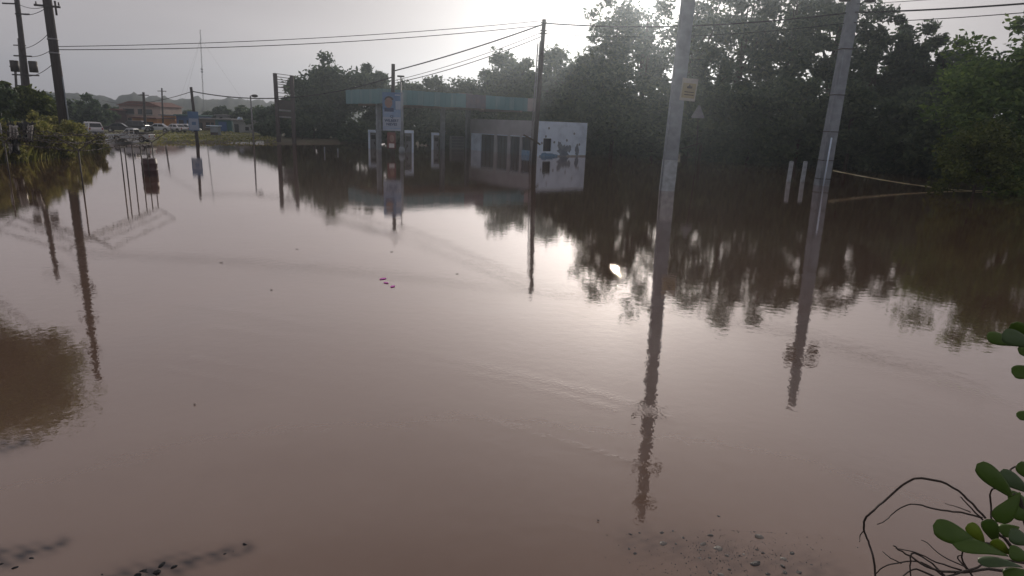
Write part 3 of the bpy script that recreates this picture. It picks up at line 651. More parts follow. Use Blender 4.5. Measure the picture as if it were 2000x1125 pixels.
# facade: openings between piers; pixel columns along the facade turned into metres
def fu(px):                                   # distance along the facade for a picture column
    best = min((abs((Cn + du * s - CAM).normalized().dot(_R) / (Cn + du * s - CAM).normalized().dot(_F) * FPX + W / 2 - px), s) for s in np.arange(0, 12.5, 0.02))
    return float(best[1])
z_head = 1.88
piers = []
ops = [(938, 964, 'w'), (970, 990, 'w'), (996, 1014, 'w'), (1018, 1037, 's')]
edges = [(fu(b), fu(a), k) for a, b, k in ops]        # (near, far)
edges.sort()
UEND = fu(923)
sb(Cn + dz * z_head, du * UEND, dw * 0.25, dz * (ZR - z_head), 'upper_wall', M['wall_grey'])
cur = 0.0
for a, b, k in edges:
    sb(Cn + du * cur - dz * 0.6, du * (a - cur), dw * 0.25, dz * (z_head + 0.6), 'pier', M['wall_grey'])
    bottom = -0.6 if k == 'w' else 0.5
    if k == 's': sb(Cn + du * a - dz * 0.6 + dw * 0.02, du * (b - a), dw * 0.2, dz * (0.6 + bottom), 'panel_wall', M['blue_stain'])
    w = sb(Cn + du * a + dw * 0.14 + dz * bottom, du * (b - a), dw * 0.03, dz * (z_head - bottom), 'window_pane', M['glass_station'])
    nm = 2 if (b - a) > 1.2 else 1
    for j in range(1, nm + 1):
        sb(Cn + du * (a + (b - a) * j / (nm + 1) - 0.02) + dw * 0.10 + dz * bottom, du * 0.045, dw * 0.037, dz * (z_head - bottom), 'mullion', M['dark_steel'], w)
    sb(Cn + du * a - dw * 0.03 + dz * (z_head - 0.07), du * (b - a), dw * 0.16, dz * 0.066, 'window_head', M['white_paint'], w)
    cur = b
sb(Cn + du * cur - dz * 0.6, du * (UEND - cur), dw * 0.25, dz * (z_head + 0.6), 'pier', M['white_paint'])
# rounded far corner with one narrow window
Rr = 1.9; cc = Cn + du * UEND + dw * Rr
def arc(a0, a1, z0, z1, name, mat, r0=Rr, r1=Rr - 0.25, parent=st, n=6):
    mb = MB()
    for j in range(n):
        q0 = a0 + (a1 - a0) * j / n; q1 = a0 + (a1 - a0) * (j + 1) / n
        f_ = lambda q, r: cc - dw * (math.cos(q) * r) + du * (math.sin(q) * r)
        vs_ = [f_(q0, r0), f_(q1, r0), f_(q1, r1), f_(q0, r1)]
        vs_ = [v_ + dz * z0 for v_ in vs_] + [v_ + dz * z1 for v_ in vs_]
        mb.add(vs_, [(0, 3, 2, 1), (4, 5, 6, 7), (0, 1, 5, 4), (1, 2, 6, 5), (2, 3, 7, 6), (3, 0, 4, 7)])
    return wbuild(mb, name, mat, parent)
hp2 = math.pi / 2
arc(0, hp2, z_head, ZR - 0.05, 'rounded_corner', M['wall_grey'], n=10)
arc(0, 0.22, -0.6, z_head, 'pier', M['white_paint'])
arc(0.22, 0.7, -0.6, z_head, 'window_pane', M['glass_station'], Rr - 0.1, Rr - 0.14)
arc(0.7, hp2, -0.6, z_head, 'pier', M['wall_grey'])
# side wall with its window opening
wl = WW; a, b = 0.75, 1.85; z0, z1 = 0.5, 1.76
sb(Cn + dw * 0.253 - dz * 0.6, dw * (a - 0.253), du * 0.25, dz * (ZR + 0.6), 'side_wall', M['white_paint'])
sb(Cn + dw * b - dz * 0.6, dw * (wl - b), du * 0.25, dz * (ZR + 0.6), 'side_wall', M['white_paint'])
sb(Cn + dw * a - dz * 0.6, dw * (b - a), du * 0.25, dz * (z0 + 0.6), 'side_wall', M['white_paint'])
sb(Cn + dw * a + dz * z1, dw * (b - a), du * 0.25, dz * (ZR - z1), 'side_wall', M['white_paint'])
w = sb(Cn + dw * a + du * 0.12 + dz * z0, dw * (b - a), du * 0.03, dz * (z1 - z0), 'window_pane', M['glass_station'])
for j in range(5): sb(Cn + dw * (a + 0.1 + j * 0.21) + du * 0.05 + dz * z0, dw * 0.03, du * 0.03, dz * (z1 - z0), 'window_bar', M['dark_steel'], w)
sb(Cn - dz * 0.6, dw * 0.25, du * -0.03, dz * (ZR + 0.6), 'corner_trim', M['white_paint'])
sb(Cn + dw * (wl + 0.0) + du * 0.25 - dz * 0.6, du * 9.0, dw * -0.25, dz * (ZR + 0.6), 'rear_wall', M['white_paint'])
sb(Cn + dw * 0.26 + du * 0.26 + dz * (ZR - 0.3), dw * (wl - 0.53), du * (UEND - 0.3), dz * 0.24, 'roof_slab', M['roof_grey'])
sb(Cn + dw * 0.26 - dz * 0.6, dw * (wl - 0.26), du * -0.002, dz * 0.72, 'tide_stain', M['tide'])
def blot(cx, cz, rw, rh, seed, mat, name='peeled_patch'):
    r = random.Random(seed); n = 22
    poly = [(cx + rw * math.cos(2 * math.pi * i / n) * r.uniform(0.65, 1.15), cz + rh * math.sin(2 * math.pi * i / n) * r.uniform(0.65, 1.15)) for i in range(n)]
    mb = MB(); mb.prism(poly, Cn - du * 0.0, dw, dz, du * -0.004); wbuild(mb, name, mat, st)
blot(3.5, 0.55, 0.85, 0.75, 1, M['stain']); blot(2.9, 1.15, 0.28, 0.35, 2, M['stain']); blot(4.35, 0.8, 0.25, 0.4, 3, M['stain'])
blot(1.4, 0.12, 1.05, 0.26, 4, M['blue_stain']); blot(2.3, 0.05, 0.45, 0.22, 5, M['blue_stain']); blot(5.4, 0.6, 0.28, 0.7, 6, M['stain'])
for s, (x_, z_) in enumerate(((1.4, 2.75), (4.9, 2.3), (1.05, 1.95), (2.2, 1.4), (0.55, 1.3), (5.7, 1.2), (3.9, 1.6))): blot(x_, z_, 0.13, 0.14, 20 + s, M['stain'])
# ------------------------------------------------------------------ poles, lamps, signs
def lean_pole(name, base, top, r0, r1, mat, label, cat='utility pole', n=10, group=None, part='shaft'):
    base = Vector(base); t = thing(name, (base.x, base.y, base.z), label, cat, group)
    d = Vector(top) - base
    MB().tube([-d * (0.6 / d.length), d * 0.5, d], [r0, (r0 + r1) / 2, r1], n).build(part, mat, t)
    return t, d
def on(t, d, z): return d * (z / d.z)
def pole_px(x_b, y_b, x_t, y_t):
    """base seen on the water at (x_b, y_b); axis passes (x_t, y_t)"""
    b = G(x_b, y_b); q = P(x_t, y_t, b.y); return b, q
def extend(b, q, z): return b + (q - b) * (z / (q.z - b.z))

# big dark pole on the left bank
b, q = pole_px(134, 302, 92, 0); top = extend(b, q, RZ(190, 742, b.y))
PA, dA = lean_pole('utility_pole', b, top, 0.33, 0.22, M['wood_pole'], 'thick dark utility pole leaning from the grassy left bank')
pA = lambda z: b_A + on(PA, dA, z)
b_A = b.copy()
for z, l in ((P(98, 13, b.y).z, 1.25), (P(90, -60, b.y).z, 1.1), (13.8, 1.0)):
    c = on(PA, dA, z); a_ = MB(); a_.box((c.x + 0.1, c.y - 0.22, c.z), (l * 1.3, 0.1, 0.12), 0, 0, 0.05); a_ = a_.build('crossarm', M['wood_pole'], PA)
    for s in (-0.55, 0.6): MB().tube([(c.x + 0.1 + s * l, c.y - 0.22, c.z + 0.05), (c.x + 0.1 + s * l, c.y - 0.22, c.z + 0.25)], [0.05, 0.035], 6).build('insulator', M['dark_steel'], a_)
c = on(PA, dA, P(112, 13, b.y).z); MB().tube([(c.x + 0.65, c.y - 0.25, c.z + 0.3), (c.x + 0.65, c.y - 0.25, c.z - 0.55)], 0.06, 8).build('fuse_cutout', M['dark_steel'], PA)
for py in (77, 104): c = on(PA, dA, P(110, py, b.y).z); MB().tube([c - Vector((0, 0, 0.05)), c + Vector((0, 0, 0.05))], 0.31, 12).build('band', M['steel'], PA)
c0 = on(PA, dA, 0.0); c1 = on(PA, dA, 5.0); MB().tube([c0 + Vector((0.36, -0.05, 0)), c1 + Vector((0.33, -0.05, 0))], 0.04, 6).build('conduit', M['concrete'], PA)

# pole with two transformers behind it
b, q = pole_px(66, 283, 33, 0); top = extend(b, q, RZ(108, 545, b.y))
PB, dB = lean_pole('utility_pole', b, top, 0.26, 0.18, M['wood_pole'], 'dark utility pole carrying two transformer cans above the bank tree')
b_B = b.copy()
z_t = P(52, 130, b.y).z
for s in (-0.78, 0.68):
    c = on(PB, dB, z_t); MB().tube([(c.x + s, c.y, z_t - 0.42), (c.x + s, c.y, z_t + 0.42)], 0.3, 12).build('transformer', M['dark_steel'], PB)
for z, x0, x1 in ((P(28, 8, b.y).z, -1.0, 0.1), (P(40, 28, b.y).z, -0.1, 1.0), (P(50, 110, b.y).z, -0.6, 0.8), (P(55, 147, b.y).z, -0.9, 1.2)):
    c = on(PB, dB, z); MB().box((c.x + (x0 + x1) / 2, c.y - 0.2, c.z), (x1 - x0, 0.09, 0.1)).build('crossarm', M['wood_pole'], PB)
for (xb, yb, xt, yt, zz, r, lab) in ((53, 262, 37, 75, 0, 0.2, 'slim dark pole close behind the transformer pole'), (37, 258, 29, 120, 0, 0.17, 'short thin pole rising behind the green bank tree'),
                                     (285, 262, 280, 180, 0, 0.2, 'dark pole standing before the pink and orange house'), (319, 256, 316, 172, 0, 0.14, 'thin pale pole behind the orange house')):
    b, q = pole_px(xb, yb, xt, yt)
    t, d_ = lean_pole('utility_pole', b, q, r, r * 0.7, M['wood_pole'], lab, n=8)
    c = on(t, d_, d_.z * 0.93); MB().box((c.x, c.y, c.z), (1.3, 0.1, 0.1)).build('crossarm', M['wood_pole'], t)

# pole with the blue and white sign by the road
b, q = pole_px(386, 282, 373, 170)
PR, dR = lean_pole('utility_pole', b, q, 0.16, 0.12, M['wood_pole'], 'thin dark pole carrying a blue and white sign by the road', n=8); b_R = b.copy()
t = thing('pole_sign', b + Vector((0, -0.22, 0)), 'small blue and white sign board on the thin roadside pole', 'sign')
z0, z1 = P(380, 255, b.y).z, P(380, 218, b.y).z; cx = P(380, 236, b.y).x - b.x
MB().box((cx, 0, (z0 + z1) / 2), (1.0, 0.05, z1 - z0)).build('board', M['poster_blue'], t)
MB().box((cx + 0.02, -0.03, z0 + (z1 - z0) * 0.34), (0.88, 0.012, (z1 - z0) * 0.6)).build('white_field', M['poster_light'], t)
MB().box((cx + 0.05, -0.04, z0 + (z1 - z0) * 0.38), (0.4, 0.01, 0.3)).build('emblem', M['poster_blue'], t)

# street lamps
def lamp(xb, yb, xt, yt, side, label, flat=False):
    b, q = pole_px(xb, yb, xt, yt); t, d_ = lean_pole('street_lamp', b, q, 0.09, 0.06, M['steel'], label, 'street lamp', 8, None, 'post')
    if flat: MB().box((d_.x, d_.y, d_.z + 0.04), (0.62, 0.32, 0.14)).build('lamp_head', M['dark_steel'], t, 0.02)
    else:
        MB().sphere((d_.x + side * 0.42, d_.y, d_.z), (0.34, 0.2, 0.15), 12, 6).build('lamp_head', M['dark_steel'], t)
        MB().tube([(d_.x - 0.05, d_.y, d_.z - 0.02), (d_.x + side * 0.4, d_.y, d_.z + 0.02)], 0.04, 6).build('arm', M['steel'], t)
    return t, d_, b
lamp(496, 284, 489, 187, 1, 'thin grey street lamp with an oval head near the sign frame')
t, d_, b = lamp(785, 300, 783, 150, 1, 'grey street lamp with flat head just right of the poster pole', True)
MB().tube([(0, 0, -0.4), (0.0, 0, P(785, 180, b.y).z)], 0.16, 10).build('lower_post', M['concrete'], t)
MB().sphere((0, 0, 0.28), (0.3, 0.3, 0.42), 10, 8).build('base_shroud', M['concrete'], t)

# bare price-sign frame
b1 = G(545, 280); b2 = G(573, 281); b2.y = b1.y + 0.5
f_ = thing('sign_frame', b1, 'tall bare two post sign frame with empty slats', 'sign frame')
t1 = P(537, 143, b1.y) - b1; t2 = P(568, 147, b1.y) - b1; o2 = Vector((P(573, 281, b1.y).x - b1.x, 0.3, 0))
for o_, tp in ((Vector((0, 0, 0)), t1), (o2, t2 + Vector((0, 0.3, 0)))):
    mb = MB(); mb.tube([o_ - Vector((0, 0, 0.6)), o_.lerp(tp, 0.5), tp], [0.25, 0.25, 0.24], 4, True); mb.build('post', M['rust'], f_)
for py, th, mat in ((144, 0.06, 'rust'), (150, 0.07, 'rust'), (155, 0.07, 'rust'), (160, 0.07, 'rust'), (164, 0.07, 'rust'), (170, 0.1, 'rust'), (181, 0.07, 'rust'), (188, 0.06, 'rust'), (200, 0.55, 'dark_steel'), (209, 0.4, 'dark_steel'), (215, 0.16, 'steel'), (222, 0.45, 'dark_steel'), (228, 0.14, 'steel')):
    k = (P(552, py, b1.y).z) / t1.z; a = t1 * k; c = o2.lerp(t2 + Vector((0, 0.3, 0)), k)
    mb = MB(); d_ = c - a; mb.obox(a + Vector((0, -0.03, -th / 2)), d_, Vector((0, 0.06, 0)), Vector((0, 0, th))); mb.build('slat', M[mat], f_)

# poster pole
b, q = pole_px(767, 304, 768, 125)
PE, dE = lean_pole('utility_pole', b, q, 0.19, 0.15, M['wood_pole'], 'dark wooden pole carrying campaign posters before the fuel canopy'); b_E = b.copy()
ps = thing('campaign_poster', b + Vector((0, -0.26, 0)), 'tall blue and white campaign poster with portrait on the wooden pole', 'poster')
def rel(px, py): p = P(px, py, b_E.y); return p.x - b_E.x, p.z
x0, z1 = rel(748, 180); x1, z0 = rel(784, 256); w_, h_ = x1 - x0, z1 - z0
MB().box(((x0 + x1) / 2, 0, (z0 + z1) / 2), (w_, 0.05, h_)).build('board', M['poster_blue'], ps)
def fl(u0, u1, v0, v1, name, mat, k=1, par=ps):        # flat print on the board, fractions of its size
    return MB().box((x0 + w_ * (u0 + u1) / 2, -0.025 - 0.004 * k, z0 + h_ * (v0 + v1) / 2), (w_ * (u1 - u0), 0.006, h_ * (v1 - v0))).build(name, M[mat], par)
fl(0, 1, 0.0, 0.36, 'white_field', 'poster_light'); fl(0.02, 0.99, 0.361, 0.55, 'sky_field', 'poster_sky')
fl(0.72, 0.99, 0.56, 0.78, 'light_field', 'poster_light'); fl(0.68, 0.96, 0.92, 0.95, 'white_line', 'poster_light'); fl(0.02, 0.98, 0.055, 0.075, 'blue_line', 'poster_sky', 2); fl(0.02, 0.98, 0.1, 0.112, 'blue_line', 'poster_sky', 2)
mb = MB(); mb.prism([(x0 + w_ * (0.34 + 0.21 * math.cos(a)), z0 + h_ * (0.73 + 0.135 * math.sin(a))) for a in np.linspace(0, 6.283, 20)[:-1]], (0, -0.034, 0), (1, 0, 0), (0, 0, 1), (0, -0.006, 0)); mb.build('portrait_face', M['skin'], ps)
mb = MB(); mb.prism([(x0 + w_ * (0.36 + 0.25 * math.cos(a)), z0 + h_ * (0.8 + 0.1 * math.sin(a))) for a in np.linspace(0.0, math.pi, 14)], (0, -0.03, 0), (1, 0, 0), (0, 0, 1), (0, -0.004, 0)); mb.build('portrait_hair', M['hair'], ps)
fl(0.1, 0.62, 0.5, 0.6, 'portrait_shirt', 'ink', 2)
def text_mesh(s, size, mat, parent, loc, name='lettering'):
    cu = bpy.data.curves.new(name, 'FONT'); cu.body = s; cu.size = size; cu.extrude = 0.004; cu.offset = size * 0.03; cu.align_x = 'CENTER'; cu.resolution_u = 2
    tmp = bpy.data.objects.new(name, cu); me = bpy.data.meshes.new_from_object(tmp); bpy.data.objects.remove(tmp)
    o = link(name, me, mat, parent); o.location = loc; o.rotation_euler = (math.pi / 2, 0, 0); return o
xm = (x0 + x1) / 2
text_mesh('WILBERT', 0.30, M['ink'], ps, (xm, -0.04, z0 + h_ * 0.235)); text_mesh('NIEVES', 0.30, M['ink'], ps, (xm, -0.04, z0 + h_ * 0.14)); text_mesh('CJ', 0.3, M['ink'], ps, (xm, -0.04, z0 + h_ * 0.345))
ps2 = thing('campaign_poster', b_E + Vector((0, -0.24, 0)), 'small dark red portrait poster low on the wooden poster pole', 'poster')
u0, v1 = rel(757, 258); u1, v0 = rel(774, 290)
MB().box(((u0 + u1) / 2, 0, (v0 + v1) / 2), (u1 - u0, 0.04, v1 - v0)).build('board', M['maroon_poster'], ps2)
cx, cz = (u0 + u1) / 2 + 0.05, v0 + (v1 - v0) * 0.62
mb = MB(); mb.prism([(cx + 0.2 * math.cos(a), cz + 0.3 * math.sin(a)) for a in np.linspace(0, 6.283, 18)[:-1]], (0, -0.024, 0), (1, 0, 0), (0, 0, 1), (0, -0.006, 0)); mb.build('portrait_face', M['skin'], ps2)
MB().box((cx - 0.03, -0.026, v0 + (v1 - v0) * 0.18), (0.46, 0.01, (v1 - v0) * 0.26)).build('portrait_shirt', M['shirt'], ps2)

# wooden pole before the station building
b, q = pole_px(1042, 322, 1063, 38)
PF, dF = lean_pole('utility_pole', b, q, 0.2, 0.155, M['wood_pole'], 'leaning wooden pole with pipe risers before the white station building'); b_F = b.copy()
for (px_, z_) in ((1048, 85), (1054, 80)):
    zt = P(px_, z_, b.y).z; off = -0.34 if px_ == 1048 else -0.2
    MB().tube([Vector((off, -0.12, -0.5)), on(PF, dF, zt) + Vector((off, -0.12, 0))], 0.05 if px_ == 1048 else 0.04, 8).build('riser_pipe', M['steel'], PF)
for z_ in (60, 45, 66, 110): c = on(PF, dF, P(1060, z_, b.y).z); MB().box((c.x, c.y - 0.1, c.z), (0.5, 0.16, 0.07)).build('bracket', M['dark_steel'], PF)
c = on(PF, dF, P(1050, 272, b.y).z); MB().tube([c + Vector((-0.95, -0.1, 0.3)), c + Vector((-0.1, -0.2, -0.1)), c + Vector((0.4, -0.1, -0.4))], 0.07, 6).build('broken_brace', M['bark'], PF)

# large concrete pole with the yellow notice
b, q = pole_px(1302, 372, 1344, 0); top = extend(b, q, RZ(1238, 1016, b.y))
PG, dG = lean_pole('concrete_pole', b, top, 0.47, 0.33, M['concrete'], 'big square concrete pole with a yellow notice', n=4); b_G = b.copy()
for z_, l in ((RZ(1255, 798, b.y), 2.0), (RZ(1245, 905, b.y), 1.7), (RZ(1240, 970, b.y), 1.2)):
    c = on(PG, dG, z_); a_ = MB().box((c.x, c.y - 0.4, c.z), (l, 0.12, 0.14)).build('crossarm', M['dark_steel'], PG)
    for s in (-0.46, 0.46): MB().tube([(c.x + s * l, c.y - 0.4, c.z + 0.05), (c.x + s * l, c.y - 0.4, c.z + 0.4)], [0.09, 0.06], 8).build('insulator', M['sign_grey'], a_)
c0, c1 = on(PG, dG, -0.3), on(PG, dG, P(1320, 200, b.y).z)
MB().tube([c0 + Vector((-0.4, -0.3, 0)), c1 + Vector((-0.38, -0.3, 0))], 0.035, 6).build('riser_pipe', M['concrete'], PG)
zc = P(1341, 176, b.y); s0 = thing('notice_sign', b + on(PG, dG, zc.z) + Vector((zc.x - b.x - on(PG, dG, zc.z).x, -0.44, 0)), 'yellow notice with dark emblem fixed on the big concrete pole', 'sign')
MB().box((0, 0, 0), (0.78, 0.03, 1.08), 0, 0, 0.07).build('board', M['sign_pale'], s0)
MB().box((0, -0.02, -0.05), (0.66, 0.012, 0.72), 0, 0, 0.07).build('yellow_field', M['yellow_sign'], s0)
mb = MB(); mb.prism([(-0.12, 0.12), (0.12, 0.12), (0.14, 0.2), (0.05, 0.24), (0.0, 0.33), (-0.05, 0.24), (-0.14, 0.2)], (0.02, -0.028, -0.06), (1, 0, 0), (0, 0, 1), (0, -0.006, 0)); mb.build('emblem', M['dark_steel'], s0)
for k in range(2): MB().box((0.02, -0.03, -0.12 - k * 0.13), (0.48, 0.006, 0.04), 0, 0, 0.07).build('text_line', M['rust'], s0)

c0, c1 = on(PG, dG, -0.2), on(PG, dG, P(1308, 312, b_G.y).z); MB().tube([c0, c1], [0.476, 0.468], 4).build('painted_base', M['pole_paint'], PG)
# triangular sign on a thin post
b, q = pole_px(1358, 338, 1365, 206)
t = thing('triangle_sign', b, 'grey triangular road sign on thin post before the dark trees', 'sign'); dd = q - b
MB().tube([(0, 0, -0.5), dd * 0.5, dd * 0.9], 0.03, 6).build('post', M['dark_steel'], t)
hh = dd.z - P(1365, 231, b.y).z; zb = dd.z - (P(1365, 206, b.y).z - P(1365, 231, b.y).z); hw = 12.5 * b.y / FPX
mb = MB(); mb.prism([(-hw, zb + 0.08), (-hw + 0.08, zb), (hw - 0.08, zb), (hw, zb + 0.08), (0.07, dd.z), (-0.07, dd.z)], (dd.x, -0.05, 0), (1, 0, 0), (0, 0, 1), (0, -0.03, 0)); mb.build('plate', M['sign_grey'], t)

# concrete pole on the right
b, q = pole_px(1604, 362, 1668, 0); top = extend(b, q, RZ(1514, 792, b.y))
PH, dH = lean_pole('concrete_pole', b, top, 0.5, 0.34, M['concrete'], 'leaning grey concrete pole tied with caution tape', n=4); b_H = b.copy()
c0, c1 = on(PH, dH, -0.3), on(PH, dH, 3.0); MB().tube([c0 + Vector((-0.06, -0.41, 0)), c1 + Vector((-0.06, -0.38, 0))], 0.05, 8).build('riser_pipe', M['white_paint'], PH)
c2 = on(PH, dH, 8.2); MB().tube([c0 + Vector((-0.22, -0.4, 0)), c2 + Vector((-0.2, -0.3, 0))], 0.03, 6).build('riser_pipe', M['concrete'], PH)
for py in (96, 186, 258, 314, 350): c = on(PH, dH, P(1640, py, b.y).z); MB().box((c.x, c.y, c.z), (0.72 if py < 200 else 0.76, 0.72 if py < 200 else 0.76, 0.05)).build('band', M['dark_steel'], PH)
c = on(PH, dH, RZ(1535, 690, b.y)); MB().box((c.x, c.y - 0.42, c.z + 0.5), (2.1, 0.12, 0.14)).build('crossarm', M['dark_steel'], PH)
for s in (-0.75, 0.75): MB().tube([(c.x + s, c.y - 0.4, c.z - 0.6), (c.x + s, c.y - 0.4, c.z + 0.4)], 0.32, 12).build('transformer', M['dark_steel'], PH)

# white marker posts in the water
for xb, xt, lb in ((1540, 1549, 'white marker post in the water, farther from the taped concrete pole'), (1567, 1577, 'white marker post in the water, next to the taped concrete pole')):
    b, q = pole_px(xb, 355, xt, 315); q.x = b.x + 0.02
    t = thing('marker_post', b, lb, 'post', 'white posts by the taped pole'); d_ = q - b
    mb = MB(); mb.tube([-d_ * 0.5, d_ * 0.97, d_], [0.16, 0.15, 0.13], 4); mb.build('shaft', M['pole_paint'], t)
for xb, yt, yb in ((634, 287, 300), (660, 290, 299)):
    b = G(xb, yb); zt = P(xb, yt, b.y).z; t = thing('island_bollard', b, 'tiny pale bollard poking out of the water near the fuel pumps', 'bollard', 'bollards near the pumps')
    MB().tube([(0, 0, -0.4), (0, 0, zt * 0.96), (0, 0, zt)], [0.055, 0.055, 0.04], 8).build('shaft', M['concrete'], t)

# caution tape
ptA = b_H + Vector((0.45, -0.3, 0)); ptA.z = P(1627, 333, b_H.y).z; e1 = G(1868, 371.5, 0.03); e2 = G(2060, 378, 0.03)
t = thing('caution_tape', ptA, 'pale yellow caution tape running from the concrete pole down to the water', 'tape')
mb = MB(); rows = []
for k in range(41):
    s_ = k / 40; p = ptA.lerp(e1, s_) if s_ < 1 else e1; p = p.copy(); p.z -= 0.10 * math.sin(math.pi * s_); p.z = max(p.z, 0.03)
    tw_ = 0.5 * math.sin(k * 0.9); rows.append((p + Vector((0, math.sin(tw_) * 0.04, math.cos(tw_) * 0.045)), p - Vector((0, math.sin(tw_) * 0.04, math.cos(tw_) * 0.02))))
for k in range(1, 21):
    p = e1.lerp(e2, k / 20); p.z = 0.03 + 0.02 * math.sin(k * 1.7); rows.append((p + Vector((0, 0.03, 0.03)), p - Vector((0, 0.03, 0.01))))
mb.add([x for r_ in rows for x in r_], [(2 * k, 2 * k + 1, 2 * k + 3, 2 * k + 2) for k in range(len(rows) - 1)])
o = wbuild(mb, 'strip', M['tape'], t); sm_ = o.modifiers.new('thick', 'SOLIDIFY'); sm_.thickness = 0.006

# ------------------------------------------------------------------ overhead lines
def line(a, b, sag, r, label, group=None, seg=28):
    a = Vector(a); b = Vector(b); t = []
    for k in range(seg + 1):
        s_ = k / seg; p = a.lerp(b, s_); p.z -= 4 * sag * s_ * (1 - s_); t.append(p - a)
    o = MB().tube(t, r, 5).build('power_line', M['wire']); o.location = a
    return tag(o, label, 'power line', group)
def at_pole(bb, dd_, px, py): z = P(px, py, bb.y).z; return bb + dd_ * (z / dd_.z)
far_l = 'thin line strung from the thick bank pole to the riser pole'
line(at_pole(b_A, dA, 105, 91), at_pole(b_F, dF, 1062, 40), 0.35, 0.022, 'upper thin line strung from the thick bank pole to the riser pole', 'lines from bank pole to riser pole')
line(at_pole(b_A, dA, 105, 97), at_pole(b_F, dF, 1062, 49), 0.45, 0.026, 'lower thin line strung from the thick bank pole to the riser pole', 'lines from bank pole to riser pole')
line(at_pole(b_F, dF, 1062, 47), at_pole(b_E, dE, 768, 139), 0.15, 0.05, 'thick cable sloping from the riser pole to the poster pole')
two = 'slim wire sloping from the riser pole down to the poster pole'
line(at_pole(b_F, dF, 1060, 62), at_pole(b_E, dE, 768, 158), 0.25, 0.022, 'upper slim wire sloping from the riser pole to the poster pole', 'slim wires to the poster pole')
line(at_pole(b_F, dF, 1060, 70), at_pole(b_E, dE, 768, 163), 0.3, 0.03, 'lower slim wire sloping from the riser pole to the poster pole', 'slim wires to the poster pole')
line(at_pole(b_F, dF, 1062, 45), at_pole(b_H, dH, 1664, 24), 0.5, 0.045, 'thick cable from the riser pole to the taped concrete pole')
line(at_pole(b_F, dF, 1062, 65), at_pole(b_H, dH, 1660, 44), 0.5, 0.02, 'slim wire from the riser pole to the taped concrete pole')
line(at_pole(b_H, dH, 1664, 24), P(2120, -3, 30), 0.1, 0.045, 'thick cable leaving the taped concrete pole over the bright tree')
line(at_pole(b_H, dH, 1660, 44), P(2120, 14, 30), 0.1, 0.022, 'slim lower wire leaving the taped concrete pole over the bright tree')
line(at_pole(b_H, dH, 1668, 8), P(2120, -30, 30), 0.1, 0.016, 'thinnest upper wire leaving the taped concrete pole over the bright tree')
line(at_pole(b_R, dR, 375, 178), at_pole(b_E, dE, 768, 150), 1.15, 0.05, 'sagging black cable from roadside sign pole to the poster pole')
line(at_pole(b_R, dR, 375, 179), P(200, 196, 110), 0.8, 0.03, 'pale wire running from roadside sign pole to the town')
lp = 'wire strung between the thick bank pole and the transformer pole'
for (z1_, z2_) in (((98, 13), (28, 8)), ((98, 14), (40, 28)), ((112, 60), (50, 95)), ((112, 95), (52, 110)), ((116, 120), (58, 150))):
    line(at_pole(b_A, dA, *z1_) + Vector((0.2, -0.2, 0.05)), at_pole(b_B, dB, *z2_) + Vector((0.2, -0.2, 0)), 0.25, 0.02, lp, 'wires between the two bank poles')
for k, (z_, xx_) in enumerate(((14.0, -16), (12.2, -15))):
    line(b_A + dA * (z_ / dA.z), Vector((-62, -4, z_ + 0.5)), 0.6, 0.022, 'wire leaving the thick bank pole away from the town', 'wires leaving the bank pole')

# guyed antenna mast far away
b = P(398, 222, 300); b.z = 0; tz = P(391, 58, 300).z
t = thing('antenna_mast', b, 'very thin distant guyed antenna mast above the hills', 'mast'); mb = MB(); tp = Vector((P(391, 58, 300).x - b.x, 0, tz))
for k in range(3):
    a = k * 2.094; o_ = Vector((0.25 * math.cos(a), 0.25 * math.sin(a), 0)); mb.tube([o_, tp + o_ * 0.6], 0.05, 4)
for k in range(30):
    p0_ = tp * (k / 30); p1_ = tp * ((k + 1) / 30); a = (k % 3) * 2.094; c_ = a + 2.094
    mb.tube([p0_ + Vector((0.35 * math.cos(a), 0.35 * math.sin(a), 0)), p1_ + Vector((0.35 * math.cos(c_), 0.35 * math.sin(c_), 0))], 0.05, 3)
mb.build('lattice', M['dark_steel'], t)
for z_ in (0.53, 0.56): c = tp * z_; MB().tube([c - Vector((0, 0, 0.3)), c + Vector((0, 0, 0.4))], 0.5, 8).build('dish', M['steel'], t)
for a in (0.4, 2.5, 4.6): MB().tube([tp * 0.9, Vector((22 * math.cos(a), 22 * math.sin(a), 0))], 0.03, 3).build('guy_wire', M['wire'], t)

